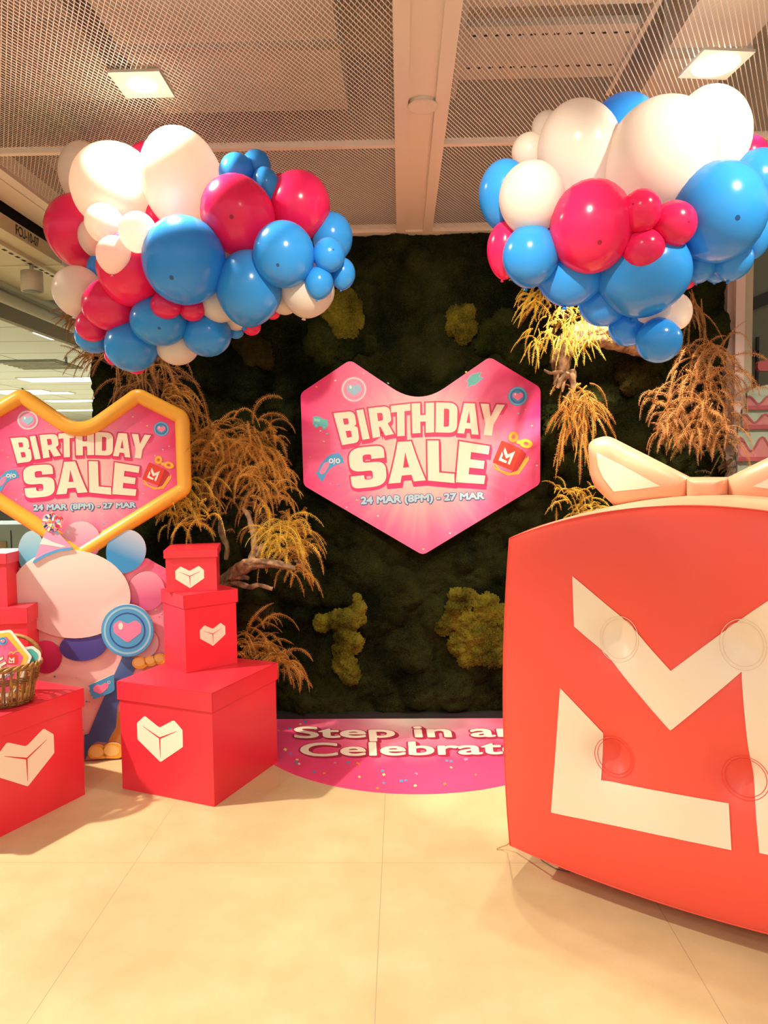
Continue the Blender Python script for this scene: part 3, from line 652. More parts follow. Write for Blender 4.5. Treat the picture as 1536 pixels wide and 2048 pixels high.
# lower backdrop, its own print running from pale to pink
PB = pink_print('standee_backdrop_print', sp.px(*s3((560, 1300)), .01), .62, pale=(.86, .52, .50), mid=(.84, .36, .45), hot=(.74, .13, .30), lo=.2, hi=1.1, rays=30)
m1 = mq(.015)
bd = fillet([(-260, 640), (-60, 420, 60), (140, 512, 60), (560, 700, 100), (1000, 480, 100), (1110, 440, 30), (1270, 530, 30), (1270, 1935), (646, 1972), (-260, 2030)])
MB().prism([[m1(p) for p in bd]], .004, .015, PB, BOARD, BOARD).build('backdrop_board', root)
def grad_print(name, c, d, ca, cb):
    """two-tone print running along d"""
    M = bpy.data.materials.new(name); M.use_nodes = True; nt = M.node_tree; b = nt.nodes['Principled BSDF']; N = nt.nodes.new; K = nt.links.new
    b.inputs['Roughness'].default_value = .4; tc = N('ShaderNodeTexCoord'); dt = N('ShaderNodeVectorMath'); dt.operation = 'DOT_PRODUCT'
    K(tc.outputs['Object'], dt.inputs[0]); L2 = d[0]**2+d[1]**2; dt.inputs[1].default_value = (d[0]/L2, d[1]/L2, 0)
    ad = N('ShaderNodeMath'); ad.operation = 'ADD'; K(dt.outputs['Value'], ad.inputs[0]); ad.inputs[1].default_value = -(c[0]*d[0]+c[1]*d[1])/L2+.5
    r = N('ShaderNodeValToRGB'); K(ad.outputs[0], r.inputs['Fac']); r.color_ramp.elements[0].color = (*ca, 1); r.color_ramp.elements[1].color = (*cb, 1)
    K(r.outputs['Color'], b.inputs['Base Color']); return M
def cutout(name, ring, off, m, thick=.008, lab=None):
    mm = mq(off); o = MB().prism([[mm(p) for p in ring]], off-thick, off, m, BOARD, BOARD).build(name, root)
    if lab: o['label'] = lab
    return o
def bring(cx, cy, rx, ry, rot=0, taper=0, tdir=PI/2):
    out = []
    for t in np.linspace(0, 2*PI, 48, endpoint=False):
        k = 1+taper*max(0, math.cos(t-tdir))**6
        x, y = rx*k*math.cos(t), ry*k*math.sin(t); out.append((cx+x*math.cos(rot)-y*math.sin(rot), cy+x*math.sin(rot)+y*math.cos(rot)))
    return out
mo = mq(.03)
def gm(nm, c, e, ca, cb):
    a, b_ = mo(c), mo(e); return grad_print(nm, a, (b_[0]-a[0], b_[1]-a[1]), ca, cb)
cutout('printed_balloon', bring(238, 400, 102, 165), .024, gm('bl_a', (230, 330), (230, 600), (.40, .60, .70), (.10, .38, .60)), lab='printed sky blue balloon')
cutout('printed_balloon', bring(612, 315, 150, 152), .028, gm('bl_b', (612, 300), (612, 560), (.80, .50, .62), (.70, .12, .34)), lab='printed pink balloon')
cutout('printed_balloon', bring(955, 385, 150, 162, .35, .12, PI*.55), .032, gm('bl_c', (1010, 330), (900, 560), (.55, .62, .72), (.03, .25, .58)), lab='printed deep blue balloon')
cutout('printed_balloon', bring(1110, 690, 140, 148), .024, gm('bl_d', (1110, 640), (1110, 860), (.74, .38, .50), (.58, .10, .26)), lab='printed magenta balloon')
cutout('printed_balloon', bring(345, 1190, 125, 126), .024, gm('bl_e', (345, 1150), (345, 1350), (.68, .05, .18), (.45, .02, .10)), lab='printed crimson balloon')
cutout('printed_balloon', bring(538, 712, 452, 335, .10), .040, gm('bl_f', (520, 500), (560, 1050), (.84, .74, .68), (.72, .50, .50)), lab='large plain white printed balloon')
cutout('printed_balloon', bring(630, 1110, 180, 110, -.1), .034, gm('bl_g', (630, 1050), (630, 1250), (.09, .08, .38), (.05, .05, .26)), lab='printed navy balloon')
cutout('printed_balloon', bring(1090, 1085, 112, 108), .034, gm('bl_h', (1090, 1000), (1090, 1250), (.74, .60, .58), (.60, .42, .48)), lab='printed white balloon')
# party hat
hz = .048; mh = mq(hz); q = MB()
hat = [(245, 476), (270, 432), (330, 268), (392, 186), (470, 280), (545, 358), (548, 374), (440, 392), (340, 430), (262, 478)]
q.prism([[mh(p) for p in hat]], hz-.008, hz, LILACP, BOARD)
q.fill([[mh(p) for p in [(300, 335), (326, 282), (400, 318), (505, 352), (470, 360), (380, 345)]]], hz+.0008, mat('hat_pale_blue', (.55, .72, .74), .4))
q.fill([[mh(p) for p in [(362, 225), (392, 186), (470, 280), (448, 262), (400, 240)]]], hz+.0008, SKYP)
q.fill([[mh(p) for p in [(245, 476), (256, 456), (340, 408), (440, 372), (545, 358), (548, 374), (440, 392), (340, 430), (262, 478)]]], hz+.0014, BLUEP)
q.build('party_hat', root)
q = MB(); cm = [YELP, PINKL, NAVYP, LILACP, SKYP, ORANGEP, CREAM, CRIMSON]
for i in range(170):
    a = rng.uniform(0, 2*PI); r0 = 72*math.sqrt(rng.random())*.75; l = 26+10*rng.random()
    c = (400+r0*math.cos(a), 168+r0*.85*math.sin(a)); e = (c[0]+l*math.cos(a), c[1]+l*math.sin(a)*.85)
    q.fill([[mh(p) for p in stroke([c, e], 15)]], hz+.002+.0002*(i % 40), cm[i % 8])
q.build('pompom', root)
tz = .062; token(root, mq(tz), (966, 990), 196, BLUEP, PINKL, tz, base=NAVYP)
cutout('token_backing', circle(966, 990, 199, n=48), tz-.001, BLUEP, .012)
cutout('ribbon_beam', [(930, 1180), (1065, 1205), (1000, 1330), (890, 1560), (880, 1720), (812, 1838), (735, 1832), (690, 1858), (650, 1965), (640, 1965), (640, 1778), (672, 1772), (760, 1560)], .030, gm('rb', (760, 1400), (900, 1500), (.12, .28, .58), (.05, .11, .34)), lab='printed blue ribbon')
mt = mq(.044); q = MB()
q.prism([[mt(p) for p in [(668, 1408), (850, 1325), (862, 1322), (868, 1440), (845, 1460), (722, 1506), (700, 1508), (704, 1490), (686, 1482), (690, 1462), (674, 1450), (682, 1430)]]], .036, .044, BLUEP, BOARD)
q.fill([[mt((765+p[0]*58, 1428-p[1]*46-p[0]*14)) for p in HEART2]], .0446, PINKL); q.fill([[mt(p) for p in circle(826, 1382, 12)], [mt(p) for p in circle(826, 1382, 8)]], .0446, WHITEPR)
q.build('printed_coupon', root)
for (x, y, rx, ry) in ((740, 1915, 74, 62), (855, 1905, 85, 64), (1060, 1235, 60, 46), (1140, 1220, 50, 40), (1210, 1205, 50, 40)):
    q = MB(); mm = mq(.036); q.prism([[mm((px_, min(py_, 1960))) for px_, py_ in circle(x, y, rx, ry)]], .028, .036, GOLDP, BOARD)
    q.fill([[mm(p) for p in circle(x-rx*.1, y-ry*.1, rx*.7, ry*.66)]], .0366, YELP); q.build('printed_cake_piping', root)
cutout('printed_cake_side', [(880, 1640), (1010, 1440), (1090, 1280), (1270, 1240), (1270, 1900), (640, 1950), (820, 1840)], .022, mat('print_tan', (.55, .28, .06), .5))
confetti(root, mq(.017), [(1222, 860, 5), (1232, 906, 5), (1200, 880, 2), (415, 1338, 1), (575, 1350, 2), (655, 1528, 1), (675, 1530, 2), (722, 1585, 2), (628, 1745, 1), (1180, 830, 4), (1240, 960, 2)], .017, s=10)
q = MB(); q.box(-.55, .12, 0, .9, -.05, -.03, BOARD); q.box(-.5, .08, 0, .03, -.45, -.03, BOARD); q.build('rear_strut', root)

# ------------------------------------------------------------------ floor decal
fpl = lambda p: tuple(float(v) for v in onz(p[0], p[1], .003)[:2])
dc, dr = np.array([.064, 4.107]), .904
root = thing('floor_decal', 'round pink floor sticker reading step in and celebrate', 'floor sticker', (dc[0], dc[1], 0))
ring = [(1.0*dr*math.cos(a), dr*math.sin(a)) for a in np.linspace(-PI, 0, 80)]
ring = [(x, min(y, 4.20-dc[1])) for x, y in [(-dr, 4.205-dc[1])]+ring+[(dr, 4.205-dc[1])]]
PD = pink_print('floor_decal_print', (0, .10), .85, pale=(.66, .56, .50), mid=(.84, .24, .38), hot=(.82, .075, .22), lo=.05, hi=.8, rays=70)
MB().prism([dedupe(ring)], 0, .002, PD).build('sticker', root)
mf = lambda p: (fpl(p)[0]-dc[0], fpl(p)[1]-dc[1])
s6 = lambda X, Y: (540+X/2.954, 1400+Y/2.954)
RX = 1640
WINE = mat('print_wine', (.42, .03, .08), .4)
lay = [(WINE, 1.7, 5, 2.4), (WINE, 1.7, 2.5, 1.2), (WINE, 1.7, 0, 0), (CREAM, .75, 0, 0)]
L_ = lambda a: [np.array(s6(*p)) for p in a]
textline(root, mf, 'Step in and', L_([(148, 160), (1640, 146), (1668, 238), (150, 246)]), .0, lay, .0026, 'headline_lettering', 3.6)
textline(root, mf, 'Celebrate', L_([(184, 256), (1510, 240), (1520, 318), (186, 334)]), .0, lay, .0026, 'headline_lettering', 3.6)
confetti(root, mf, [s6(*p)+(c,) for p, c in [((180, 142), 0), ((115, 168), 1), ((208, 128), 1), ((90, 292), 0), ((122, 315), 1), ((160, 352), 0), ((155, 368), 1), ((172, 377), 4), ((260, 425), 1), ((460, 368), 1), ((520, 374), 3), ((385, 371), 2), ((665, 418), 1), ((672, 440), 0), ((528, 454), 0), ((672, 490), 1), ((635, 521), 3), ((776, 478), 1), ((803, 474), 1), ((858, 505), 0), ((865, 434), 2), ((1070, 398), 0), ((1045, 358), 1), ((1070, 362), 1), ((1158, 350), 2), ((1215, 442), 3), ((1033, 495), 3), ((1398, 418), 0), ((52, 180), 3), ((320, 432), 3)]], .003, s=4)

# ------------------------------------------------------------------ red gift boxes
def gift_box(label, loc, rot, w, d, hgt, lidh, logo=None, group='red gift boxes', lip=.008):
    """corner at loc; width along local +x, depth along +y (front face y=0); logo: (face, u, v, half width)"""
    t = thing('gift_box', label, 'gift box', loc, rot, group)
    q = MB().box(lip, w-lip, lip, d-lip, 0, hgt-.005, RED); q.build('body', t)
    l = MB().box(0, w, 0, d, hgt-.004, hgt, RED)
    for a in ((0, w, 0, .004), (0, w, d-.004, d), (0, .004, 0, d), (w-.004, w, 0, d)): l.box(a[0], a[1], a[2], a[3], hgt-lidh, hgt, RED)
    lo = l.build('lid', t); bv = lo.modifiers.new('bevel', 'BEVEL'); bv.width = .0025; bv.segments = 2
    if logo:
        f, u, v, s = logo; q = MB()
        q.fill([[(p[0]*s, p[1]*s) for p in HBOX]], 0, CREAM)
        for sl in HSLIT: q.fill([[(p[0]*s, p[1]*s) for p in sl]], .0006, SLITRED)
        o = q.build('printed_logo', t)
        if f == 'front': o.matrix_local = Matrix(((1, 0, 0, u), (0, 0, -1, lip-.0012), (0, 1, 0, v), (0, 0, 0, 1)))
        else: o.matrix_local = Matrix(((0, 0, 1, w-lip+.0012), (1, 0, 0, u), (0, 1, 0, v), (0, 0, 0, 1)))
    return t
def box_from(front, left, right, z):
    F_, L_, R_ = onz(*front, z), onz(*left, z), onz(*right, z); return F_, L_, R_
# right stack: big, middle, small
F_, L_, R_ = box_from((424, 1615), (240, 1578), (553, 1525), 0)
ang = math.atan2(F_[1]-L_[1], F_[0]-L_[0])
wbig = float(np.linalg.norm(F_-L_)); dbig = float(np.linalg.norm(R_-F_)); hb = .50
gift_box('biggest red lidded box, bottom of the stack of three', (L_[0], L_[1], 0), ang, wbig+.015, dbig+.015, hb, .085, ('front', wbig*.455, .315, .125))
zb = hb
q0 = onz(371, 1348, zb); qr = onz(472, 1328, zb); ql = onz(338, 1316, zb)
a2 = math.atan2(qr[1]-q0[1], qr[0]-q0[0]); w2 = float(np.linalg.norm(qr-q0)); h2 = .368
gift_box('tall red lidded box, middle of the stack of three', (q0[0], q0[1], zb+.001), a2, w2+.02, w2*1.0, h2, .065, ('front', w2*.56, .19, .066))
zc = zb+.001+h2
q0 = onz(329, 1186, zc); qr = onz(433, 1182, zc)
a3 = math.atan2(qr[1]-q0[1], qr[0]-q0[0]); w3 = float(np.linalg.norm(qr-q0)); h3 = .20
gift_box('small red lidded box crowning the stack of three', (q0[0], q0[1], zc+.001), a3, w3+.01, w3*1.3, h3, .038, ('front', w3*.49, .100, .066))
# left stack
F_, B_ = onz(172, 1590), onz(0, 1677)
a4 = math.atan2(F_[1]-B_[1], F_[0]-B_[0]); wl = .575; hl = .485
st = np.array([F_[0]-wl*math.cos(a4), F_[1]-wl*math.sin(a4), 0])
gift_box('largest red lidded box at left, carrying the wicker basket', (st[0], st[1], 0), a4, wl+.01, .52, hl, .085, ('front', wl*.50, .325, .135))
q1 = onz(54, 1318, hl); q0 = onz(-80, 1350, hl)
c = ony(55, 1216, 3.38); w5 = .33; a5 = .16; h5 = float(c[2])-hl
gift_box('middle red box at left, standing behind the wicker basket', (c[0]-w5*math.cos(a5), 3.38-w5*math.sin(a5), hl+.001), a5, w5, .3, h5, .075)
zt = hl+.002+h5
c = ony(18, 1106, 3.43); w6 = .28
gift_box('upper red box at left, partly cut by the photo edge', (c[0]-w6, 3.40, zt), .02, w6, .24, float(c[2])-zt, .05)

# ------------------------------------------------------------------ wicker basket with hand signs
bc = onz(-12, 1418, hl+.002); BASK = np.array([bc[0]-.03, bc[1]+.09, hl])
WICK = mat('wicker', (.34, .17, .045), .45, noise=.35, nscale=60); WICKD = mat('wicker_dark', (.20, .09, .025), .5, noise=.3, nscale=60)
t = thing('wicker_basket', 'brown wicker basket of hand signs on largest red box at left', 'basket', tuple(BASK))
rb, rt, bh = .115, .145, .165
ell = lambda r, a, z: (r*1.15*math.cos(a), r*.9*math.sin(a), z)
MB().prism([circle(0, 0, rb*1.15, rb*.9)], .003, .012, WICKD).build('base', t)
q = MB()
for k in range(64):
    a = 2*PI*k/64; q.tube([ell(rb+(rt-rb)*s+.004*math.sin(s*PI*1.5+k), a+.12*s*(1 if k % 2 else -1)*.4, .006+bh*s*.96) for s in np.linspace(0, 1, 5)], .0042, WICK if k % 3 else WICKD, 5)
o = q.build('upright_canes', t)
q = MB()
for z in (.012, .022, .100, .110, .120): 
    rr = rb+(rt-rb)*z/bh
    q.tube([ell(rr+.005*math.sin(k*PI/2), 2*PI*k/96, z) for k in range(96)], .0042, WICKD, 5, closed=True)
q.build('weave_band', t)
q = MB()
for s in range(4): q.tube([ell(rt+.009*math.cos(8*2*PI*k/96+s*PI/2), 2*PI*k/96, bh+.008*math.sin(8*2*PI*k/96+s*PI/2)) for k in range(96)], .0062, WICK, 6, closed=True)
q.build('rim', t)
MB().tube([(.12*math.cos(a)+.01, .11, bh+.095*math.sin(a)) for a in np.linspace(.15, PI-.15, 20)], .009, WICK, 8).build('handle', t)
# hand signs
fy = float(BASK[1])-.03
hp = Plane(ony(10, 1320, fy), (1, .1, 0), (0, .12, 1))
hq = lambda p: hp.px(p[0]/8.533, 1220+p[1]/8.533)
root = thing('hand_sign', 'white-edged gold heart hand sign sticking up in wicker basket', 'hand sign', mtx=hp.m)
P0 = [(-520, 420, 60), (180, 335, 90), (545, 800, 60), (340, 1275), (180, 1480), (-500, 1480)]
MB().prism([[hq(p) for p in fillet(P0)]], -.004, 0, WHITEPR, BOARD).build('board', root)
P1 = [(-480, 480, 50), (160, 375, 70), (490, 800, 50), (250, 1330), (180, 1400), (-480, 1440)]
P2 = [(-430, 560, 40), (110, 450, 50), (400, 805, 40), (225, 1250), (150, 1400), (-430, 1400)]
MB().fill([[hq(p) for p in fillet(P1)]], .0008, mat('print_sign_yellow', (.90, .52, .06), .4)).build('printed_border', root)
MB().fill([[hq(p) for p in fillet(P2)]], .0014, pink_print('hand_sign_print', hq((-60, 1000)), .12, hot=(.82, .10, .26))).build('printed_face', root)
token(root, hq, (50, 530), 72, BLUEP, PINKL, .002)
q = MB(); Fq = [(130, 770), (300, 755), (310, 920), (125, 930)]
q.fill([[hq(p) for p in fillet([(x, y, 20) for x, y in Fq])]], .002, REDP)
for g in (LM_L, LM_M): q.fill([[hq(bil(((150, 800), (250, 800), (250, 905), (150, 905)), u, v)) for u, v in g]], .0026, WHITEPR)
q.fill([[hq(p) for p in stroke(bez((160, 745), (200, 690), (230, 745))+bez((230, 745), (270, 690), (320, 705)), 18)]], .0026, GOLDP); q.build('printed_gift', root)
for g, TL, TR, BR, BL in (('L', (-120, 720), (20, 640), (60, 830), (-80, 920)), ('E', (-60, 960), (95, 870), (170, 1070), (10, 1170))):
    q = MB(); w, rings = G[g]; px = [[bil((TL, TR, BR, BL), u/w, v) for u, v in densify(r_, 2)] for r_ in rings]
    o2 = offset([(p[0], -p[1]) for p in px[0]], 14)
    q.fill([[hq((p[0], -p[1])) for p in o2]], .002, CRIMSON); q.fill([[hq(p) for p in r_] for r_ in px], .0026, CREAM)
    q.build('printed_letter', root)
textline(root, hq, '27 MAR', ((60, 1140), (235, 1050), (245, 1085), (80, 1175)), .0, [(DATED, 6, 0, 0), (DATEB, 3, 0, 0)], .002, 'date_lettering')
MB().box(-.008, .008, -.19, -.05, -.010, -.004, WHITEPR).build('stick', root)
hp2 = Plane(ony(60, 1315, fy+.035), (1, .1, 0), (0, .08, 1)); hq2 = lambda p: hp2.px(p[0]/8.533, 1220+p[1]/8.533)
root = thing('hand_sign', 'white-edged teal round hand sign behind the gold one in basket', 'hand sign', mtx=hp2.m)
MB().prism([[hq2(p) for p in fillet([(380, 640, 60), (560, 615, 90), (695, 720, 90), (700, 840, 90), (600, 940, 60), (470, 980, 20), (330, 1150), (250, 900)])]], -.004, 0, WHITEPR, BOARD).build('board', root)
MB().fill([[hq2(p) for p in fillet([(420, 680, 60), (540, 655, 80), (650, 745, 80), (655, 830, 80), (570, 905, 50), (480, 930, 20), (350, 1050), (300, 900)])]], .0008, TEAL).build('printed_face', root)
MB().box(-.09, -.075, -.20, .0, -.010, -.004, WHITEPR).build('stick', root)

# ------------------------------------------------------------------ inflatable gift box
VIN = mat('red_vinyl', (.86, .085, .06), .38, bump=.05, bscale=9); VINP = mat('peach_vinyl', (.77, .39, .245), .38, bump=.05, bscale=9)
VINC = mat('cream_vinyl', (.88, .72, .58), .38)
ZB = .12
cA = onz(1020, 1690, ZB); zT = float(onp(1035, 1078, cA, np.array([.53, .85, 0]))[2])
ia = -.56; d1 = np.array([math.cos(ia), math.sin(ia), 0]); n_in = np.array([-d1[1], d1[0], 0]); HS = .60
ctr = cA+d1*HS+n_in*HS; ctr[2] = (ZB+zT)/2; HZ = (zT-ZB)/2
def inflate(u, v, w, dim=()):
    """cube coordinates (x along the front, y into depth, z up) -> inflated point, local"""
    bx, by = .012, .03
    x = u*HS+u*bx*(.3*(1-v*v)+1.0*(1-w*w))+u*.05*(1-v*v)*(1-w*w)
    y = v*HS+v*by*(.6*(1-u*u)+.9*(1-w*w))+v*.045*((1-u*u)*(1-w*w))**.6
    if w > 0: z = w*HZ+w*(.125*(1-u*u)*(1+.0*v*v)+.03*(1-v*v)*(u*u)+.012*(1-u*u)*(1-v*v))
    else: z = w*HZ+w*.035*(1-u*u)*(v*v)+w*.012*(1-v*v)*u*u+w*.112*(1-u*u)*(1-v*v)
    for (du, dv, dd) in dim:
        if v < -.999:
            r2 = ((u-du)*HS)**2+((w-dv)*HZ)**2; y += dd*(math.exp(-r2/.0035)*.55+math.exp(-r2/.03)*.6)
    return np.array([x, y, z])
RB = Matrix(((d1[0], n_in[0], 0, ctr[0]), (d1[1], n_in[1], 0, ctr[1]), (0, 0, 1, ctr[2]), (0, 0, 0, 1)))
R3 = np.stack([d1, n_in, np.array([0, 0, 1.0])], 1)
toW = lambda p: R3 @ p+ctr
def face_uv(px, py, dim=()):
    u, w = 0.0, 0.0; T = np.array([px, py], float)
    for _ in range(25):
        f = lambda a, b: proj(toW(inflate(a, -1.0, b, dim)))
        e = f(u, w)-T; J = np.stack([(f(u+1e-3, w)-f(u-1e-3, w))/2e-3, (f(u, w+1e-3)-f(u, w-1e-3))/2e-3], 1)
        s = np.linalg.solve(J, -e); u += float(np.clip(s[0], -.3, .3)); w += float(np.clip(s[1], -.3, .3))
    return u, w
BUT = [face_uv(*p) for p in ((1228, 1285), (1480, 1297), (1218, 1525), (1487, 1570))]
DIM = [(b_[0], b_[1], .07) for b_ in BUT]
root = thing('inflatable_gift_box', 'giant red inflatable gift box with white monogram and peach bow', 'inflatable', mtx=RB)
def inf_face(fn, n, m, q, dim=()):
    g = np.linspace(-1, 1, n); V = [inflate(*fn(a, b), dim) for a in g for b in g]
    q.add(V, [(i*n+j, (i+1)*n+j, (i+1)*n+j+1, i*n+j+1) for i in range(n-1) for j in range(n-1)], m, True)
q = MB()
inf_face(lambda a, b: (a, -1.0, b), 110, VIN, q, DIM)
inf_face(lambda a, b: (-1.0, -a, b), 40, VIN, q); inf_face(lambda a, b: (1.0, a, b), 40, VIN, q)
inf_face(lambda a, b: (-a, 1.0, b), 40, VIN, q); inf_face(lambda a, b: (-a, b, -1.0), 40, VIN, q)
q.build('body', root)
q = MB(); inf_face(lambda a, b: (a, b, 1.0), 60, VINP, q); q.build('top_panel', root)
q = MB()
E4 = np.linspace(-1, 1, 40)
for s in ((-1, 1), (1, 1), (-1, -1), (1, -1)):
    q.tube([inflate(a, s[0]*1.0, s[1]*1.0, ()) for a in E4], .0025, VIN, 6)
    q.tube([inflate(s[0]*1.0, a, s[1]*1.0) for a in E4], .0025, VIN, 6); q.tube([inflate(s[0]*1.0, s[1]*1.0, a) for a in E4], .0025, VIN, 6)
q.build('seam_welt', root)
s7 = lambda p: (1000+p[0]/1.95, 850+p[1]/1.95)
def on_face(name, rings_uv, m, off=.0025):
    flat = [p for r in rings_uv for p in r]; tr = tessellate_polygon([[Vector((p[0], p[1], 0)) for p in r] for r in rings_uv])
    bm = bmesh.new(); vs = [bm.verts.new((p[0], p[1], 0)) for p in flat]
    for t3 in tr:
        try: bm.faces.new([vs[i] for i in t3])
        except ValueError: pass
    for _ in range(7):
        es = [e for e in bm.edges if e.calc_length() > .035]
        if not es: break
        bmesh.ops.subdivide_edges(bm, edges=es, cuts=1); bmesh.ops.triangulate(bm, faces=bm.faces[:])
    V = []
    for i, v_ in enumerate(bm.verts):
        v_.index = i; p = inflate(v_.co.x, -1.0, v_.co.y, DIM)
        du = inflate(v_.co.x+.01, -1.0, v_.co.y, DIM)-p; dw = inflate(v_.co.x, -1.0, v_.co.y+.01, DIM)-p; nn = np.cross(du, dw); nn /= np.linalg.norm(nn); V.append(p+nn*off)
    Fc = []
    for f in bm.faces:
        ids = [v_.index for v_ in f.verts]; a2_ = area([(bm_v.co.x, bm_v.co.y) for bm_v in f.verts]); Fc.append(ids if a2_ > 0 else ids[::-1])
    bm.free(); return MB().add(V, Fc, m, True).build(name, root)
uvL = [face_uv(*s7(p), DIM) for p in densify([(235, 1025), (403, 1200), (395, 1385), (892, 1475), (903, 1657), (200, 1510)], 6)]
on_face('monogram_panel', [uvL], VINC)
TL, V1, V2, BL_ = (face_uv(*s7(p)) for p in ((280, 590), (658, 968), (658, 1200), (280, 790)))
Lg = face_uv(*s7((932, 980))); LB = face_uv(*s7((1010, 1675)))
uT = 2*V1[0]-TL[0]+.0
uvM = [TL, V1, (uT, TL[1]), (uT, LB[1]), LB, Lg, V2, BL_]
on_face('monogram_panel', [densify(uvM, 6)], VINC)
q = MB()
for ki, (bu, bw) in enumerate(BUT):
    q = MB()
    for rr in (.052, .06):
        q.tube([inflate(bu+rr*math.cos(a)/HS, -1.0, bw+rr*math.sin(a)/HZ, DIM)+np.array([0, -.004, 0]) for a in np.linspace(0, 2*PI, 40, endpoint=False)], .0010, VINC if ki < 2 else VIN, 5, closed=True)
    q.build('weld_ring', root)
# bow
bo = toW(np.array([0, -.02, HZ+.12])); bp = Plane(bo, d1, (0, 0, 1)); mb = lambda p: bp.px(*s7(p))
kc = mb((814, 250))
Bn = Matrix.Translation(Vector((0, -.02, HZ+.12))) @ Matrix(((1, 0, 0, 0), (0, 0, -1, 0), (0, 1, 0, 0), (0, 0, 0, 1)))
def pillow(ring, T, q, m, cen=None):
    ring = np.array(ring); c = ring.mean(0) if cen is None else np.array(cen); S = [1, .985, .94, .86, .74, .58, .4, .2]
    n = len(ring); V = []
    for sg in (1, -1):
        for s in S:
            z = sg*T*(1-s**5)**.5 if s < 1 else 0
            V += [(c[0]+s*(p[0]-c[0]), c[1]+s*(p[1]-c[1]), z) for p in ring]
        V.append((c[0], c[1], sg*T))
    Fc = []; blk = n*len(S)+1
    for g in range(2):
        b0_ = g*blk
        for k in range(len(S)-1):
            for i in range(n):
                f = (b0_+k*n+i, b0_+k*n+(i+1) % n, b0_+(k+1)*n+(i+1) % n, b0_+(k+1)*n+i); Fc.append(f if g == 0 else f[::-1])
        for i in range(n):
            f = (b0_+(len(S)-1)*n+i, b0_+(len(S)-1)*n+(i+1) % n, b0_+blk-1); Fc.append(f if g == 0 else f[::-1])
    q.add(V, Fc, m, True)
    def hgt(p):
        d = np.array(p)-c; best = 0
        for i in range(n):
            a, b_ = ring[i]-c, ring[(i+1) % n]-c; D = np.stack([a, b_], 1)
            if abs(np.linalg.det(D)) < 1e-12: continue
            k = np.linalg.solve(D, d)
            if k[0] >= -1e-6 and k[1] >= -1e-6: best = max(best, k[0]+k[1])
        s = min(1, best); return T*(1-s**5)**.5
    return hgt
LOB = densify(fillet([(345, 60, 60), (420, 40, 70), (745, 205), (745, 292), (460, 325, 60), (360, 230, 120)], 8), 2)
INS = [(398, 107), (500, 158), (643, 236), (560, 248), (465, 257), (425, 205), (404, 160)]
for sg in (1, -1):
    fx = (lambda p: p) if sg == 1 else (lambda p: (2*kc[0]-p[0], p[1]))
    rg = [fx(mb(p)) for p in LOB]
    if area(rg) < 0: rg = rg[::-1]
    q = MB(); cen = fx(mb((500, 215))); hf = pillow(rg, .075, q, VINP, cen); lb = q.build('bow_loop', root); lb.matrix_local = Bn
    ins = [fx(mb(p)) for p in INS]
    bm = bmesh.new(); vs = [bm.verts.new((*p, 0)) for p in ins]; bm.faces.new(vs); bmesh.ops.triangulate(bm, faces=bm.faces[:])
    for _ in range(6):
        es = [e for e in bm.edges if e.calc_length() > .02]
        if not es: break
        bmesh.ops.subdivide_edges(bm, edges=es, cuts=1); bmesh.ops.triangulate(bm, faces=bm.faces[:])
    V = []
    for i, v_ in enumerate(bm.verts): v_.index = i; V.append((v_.co.x, v_.co.y, hf((v_.co.x, v_.co.y))+.0025))
    Fc = []
    for f in bm.faces:
        ids = [v_.index for v_ in f.verts]; Fc.append(ids if area([(w_.co.x, w_.co.y) for w_ in f.verts]) > 0 else ids[::-1])
    bm.free(); o = MB().add(V, Fc, VINC, True).build('loop_panel', lb)
q = MB(); pillow([mb(p) for p in densify(fillet([(733, 203, 10), (733, 294, 10), (896, 294, 10), (896, 203, 10)], 4), 3)], .085, q, VINP); o = q.build('bow_knot', root); o.matrix_local = Bn
# tie cord on the floor by its near corner
g = lambda x, y, z=.004: tuple(onz(x, y, z))
tag(MB().tube([g(993, 1698), g(1004, 1693, .012), g(1014, 1690, .03), tuple(cA+np.array([0, 0, .01]))], .0022, mat('cord_tan', (.45, .30, .14), .7), 6).build('tie_cord'), 'short tan cord at near lower corner of inflatable gift box', 'cord')
tag(MB().tube([g(1068, 1704), g(1085, 1722), g(1110, 1737), g(1135, 1743), g(1152, 1742), g(1200, 1730)], .002, mat('cord_dark', (.12, .10, .08), .7), 6).build('power_cord'), 'thin dark cord curling from under the inflatable gift box', 'cord')

# ------------------------------------------------------------------ balloons
BW = mat('balloon_white', (.90, .84, .78), .22); BC = mat('balloon_crimson', (.86, .02, .14), .2); BB = mat('balloon_blue', (.035, .33, .90), .2)
TIPS = {BW: mat('tip_white', (.55, .48, .44), .3), BC: mat('tip_crimson', (.30, .004, .03), .3), BB: mat('tip_blue', (.008, .07, .26), .3)}
for m_, c_, f_ in ((BW, (.95, .86, .78), .42), (BC, (.95, .05, .2), .25), (BB, (.05, .34, .9), .22)):
    nt = m_.node_tree; out = [n for n in nt.nodes if n.type == 'OUTPUT_MATERIAL'][0]; pb = nt.nodes['Principled BSDF']
    tr_ = nt.nodes.new('ShaderNodeBsdfTranslucent'); tr_.inputs['Color'].default_value = (*c_, 1); mx = nt.nodes.new('ShaderNodeMixShader'); mx.inputs[0].default_value = f_
    nt.links.new(pb.outputs[0], mx.inputs[1]); nt.links.new(tr_.outputs[0], mx.inputs[2]); nt.links.new(mx.outputs[0], out.inputs['Surface'])
BM = {'w': BW, 'c': BC, 'b': BB}
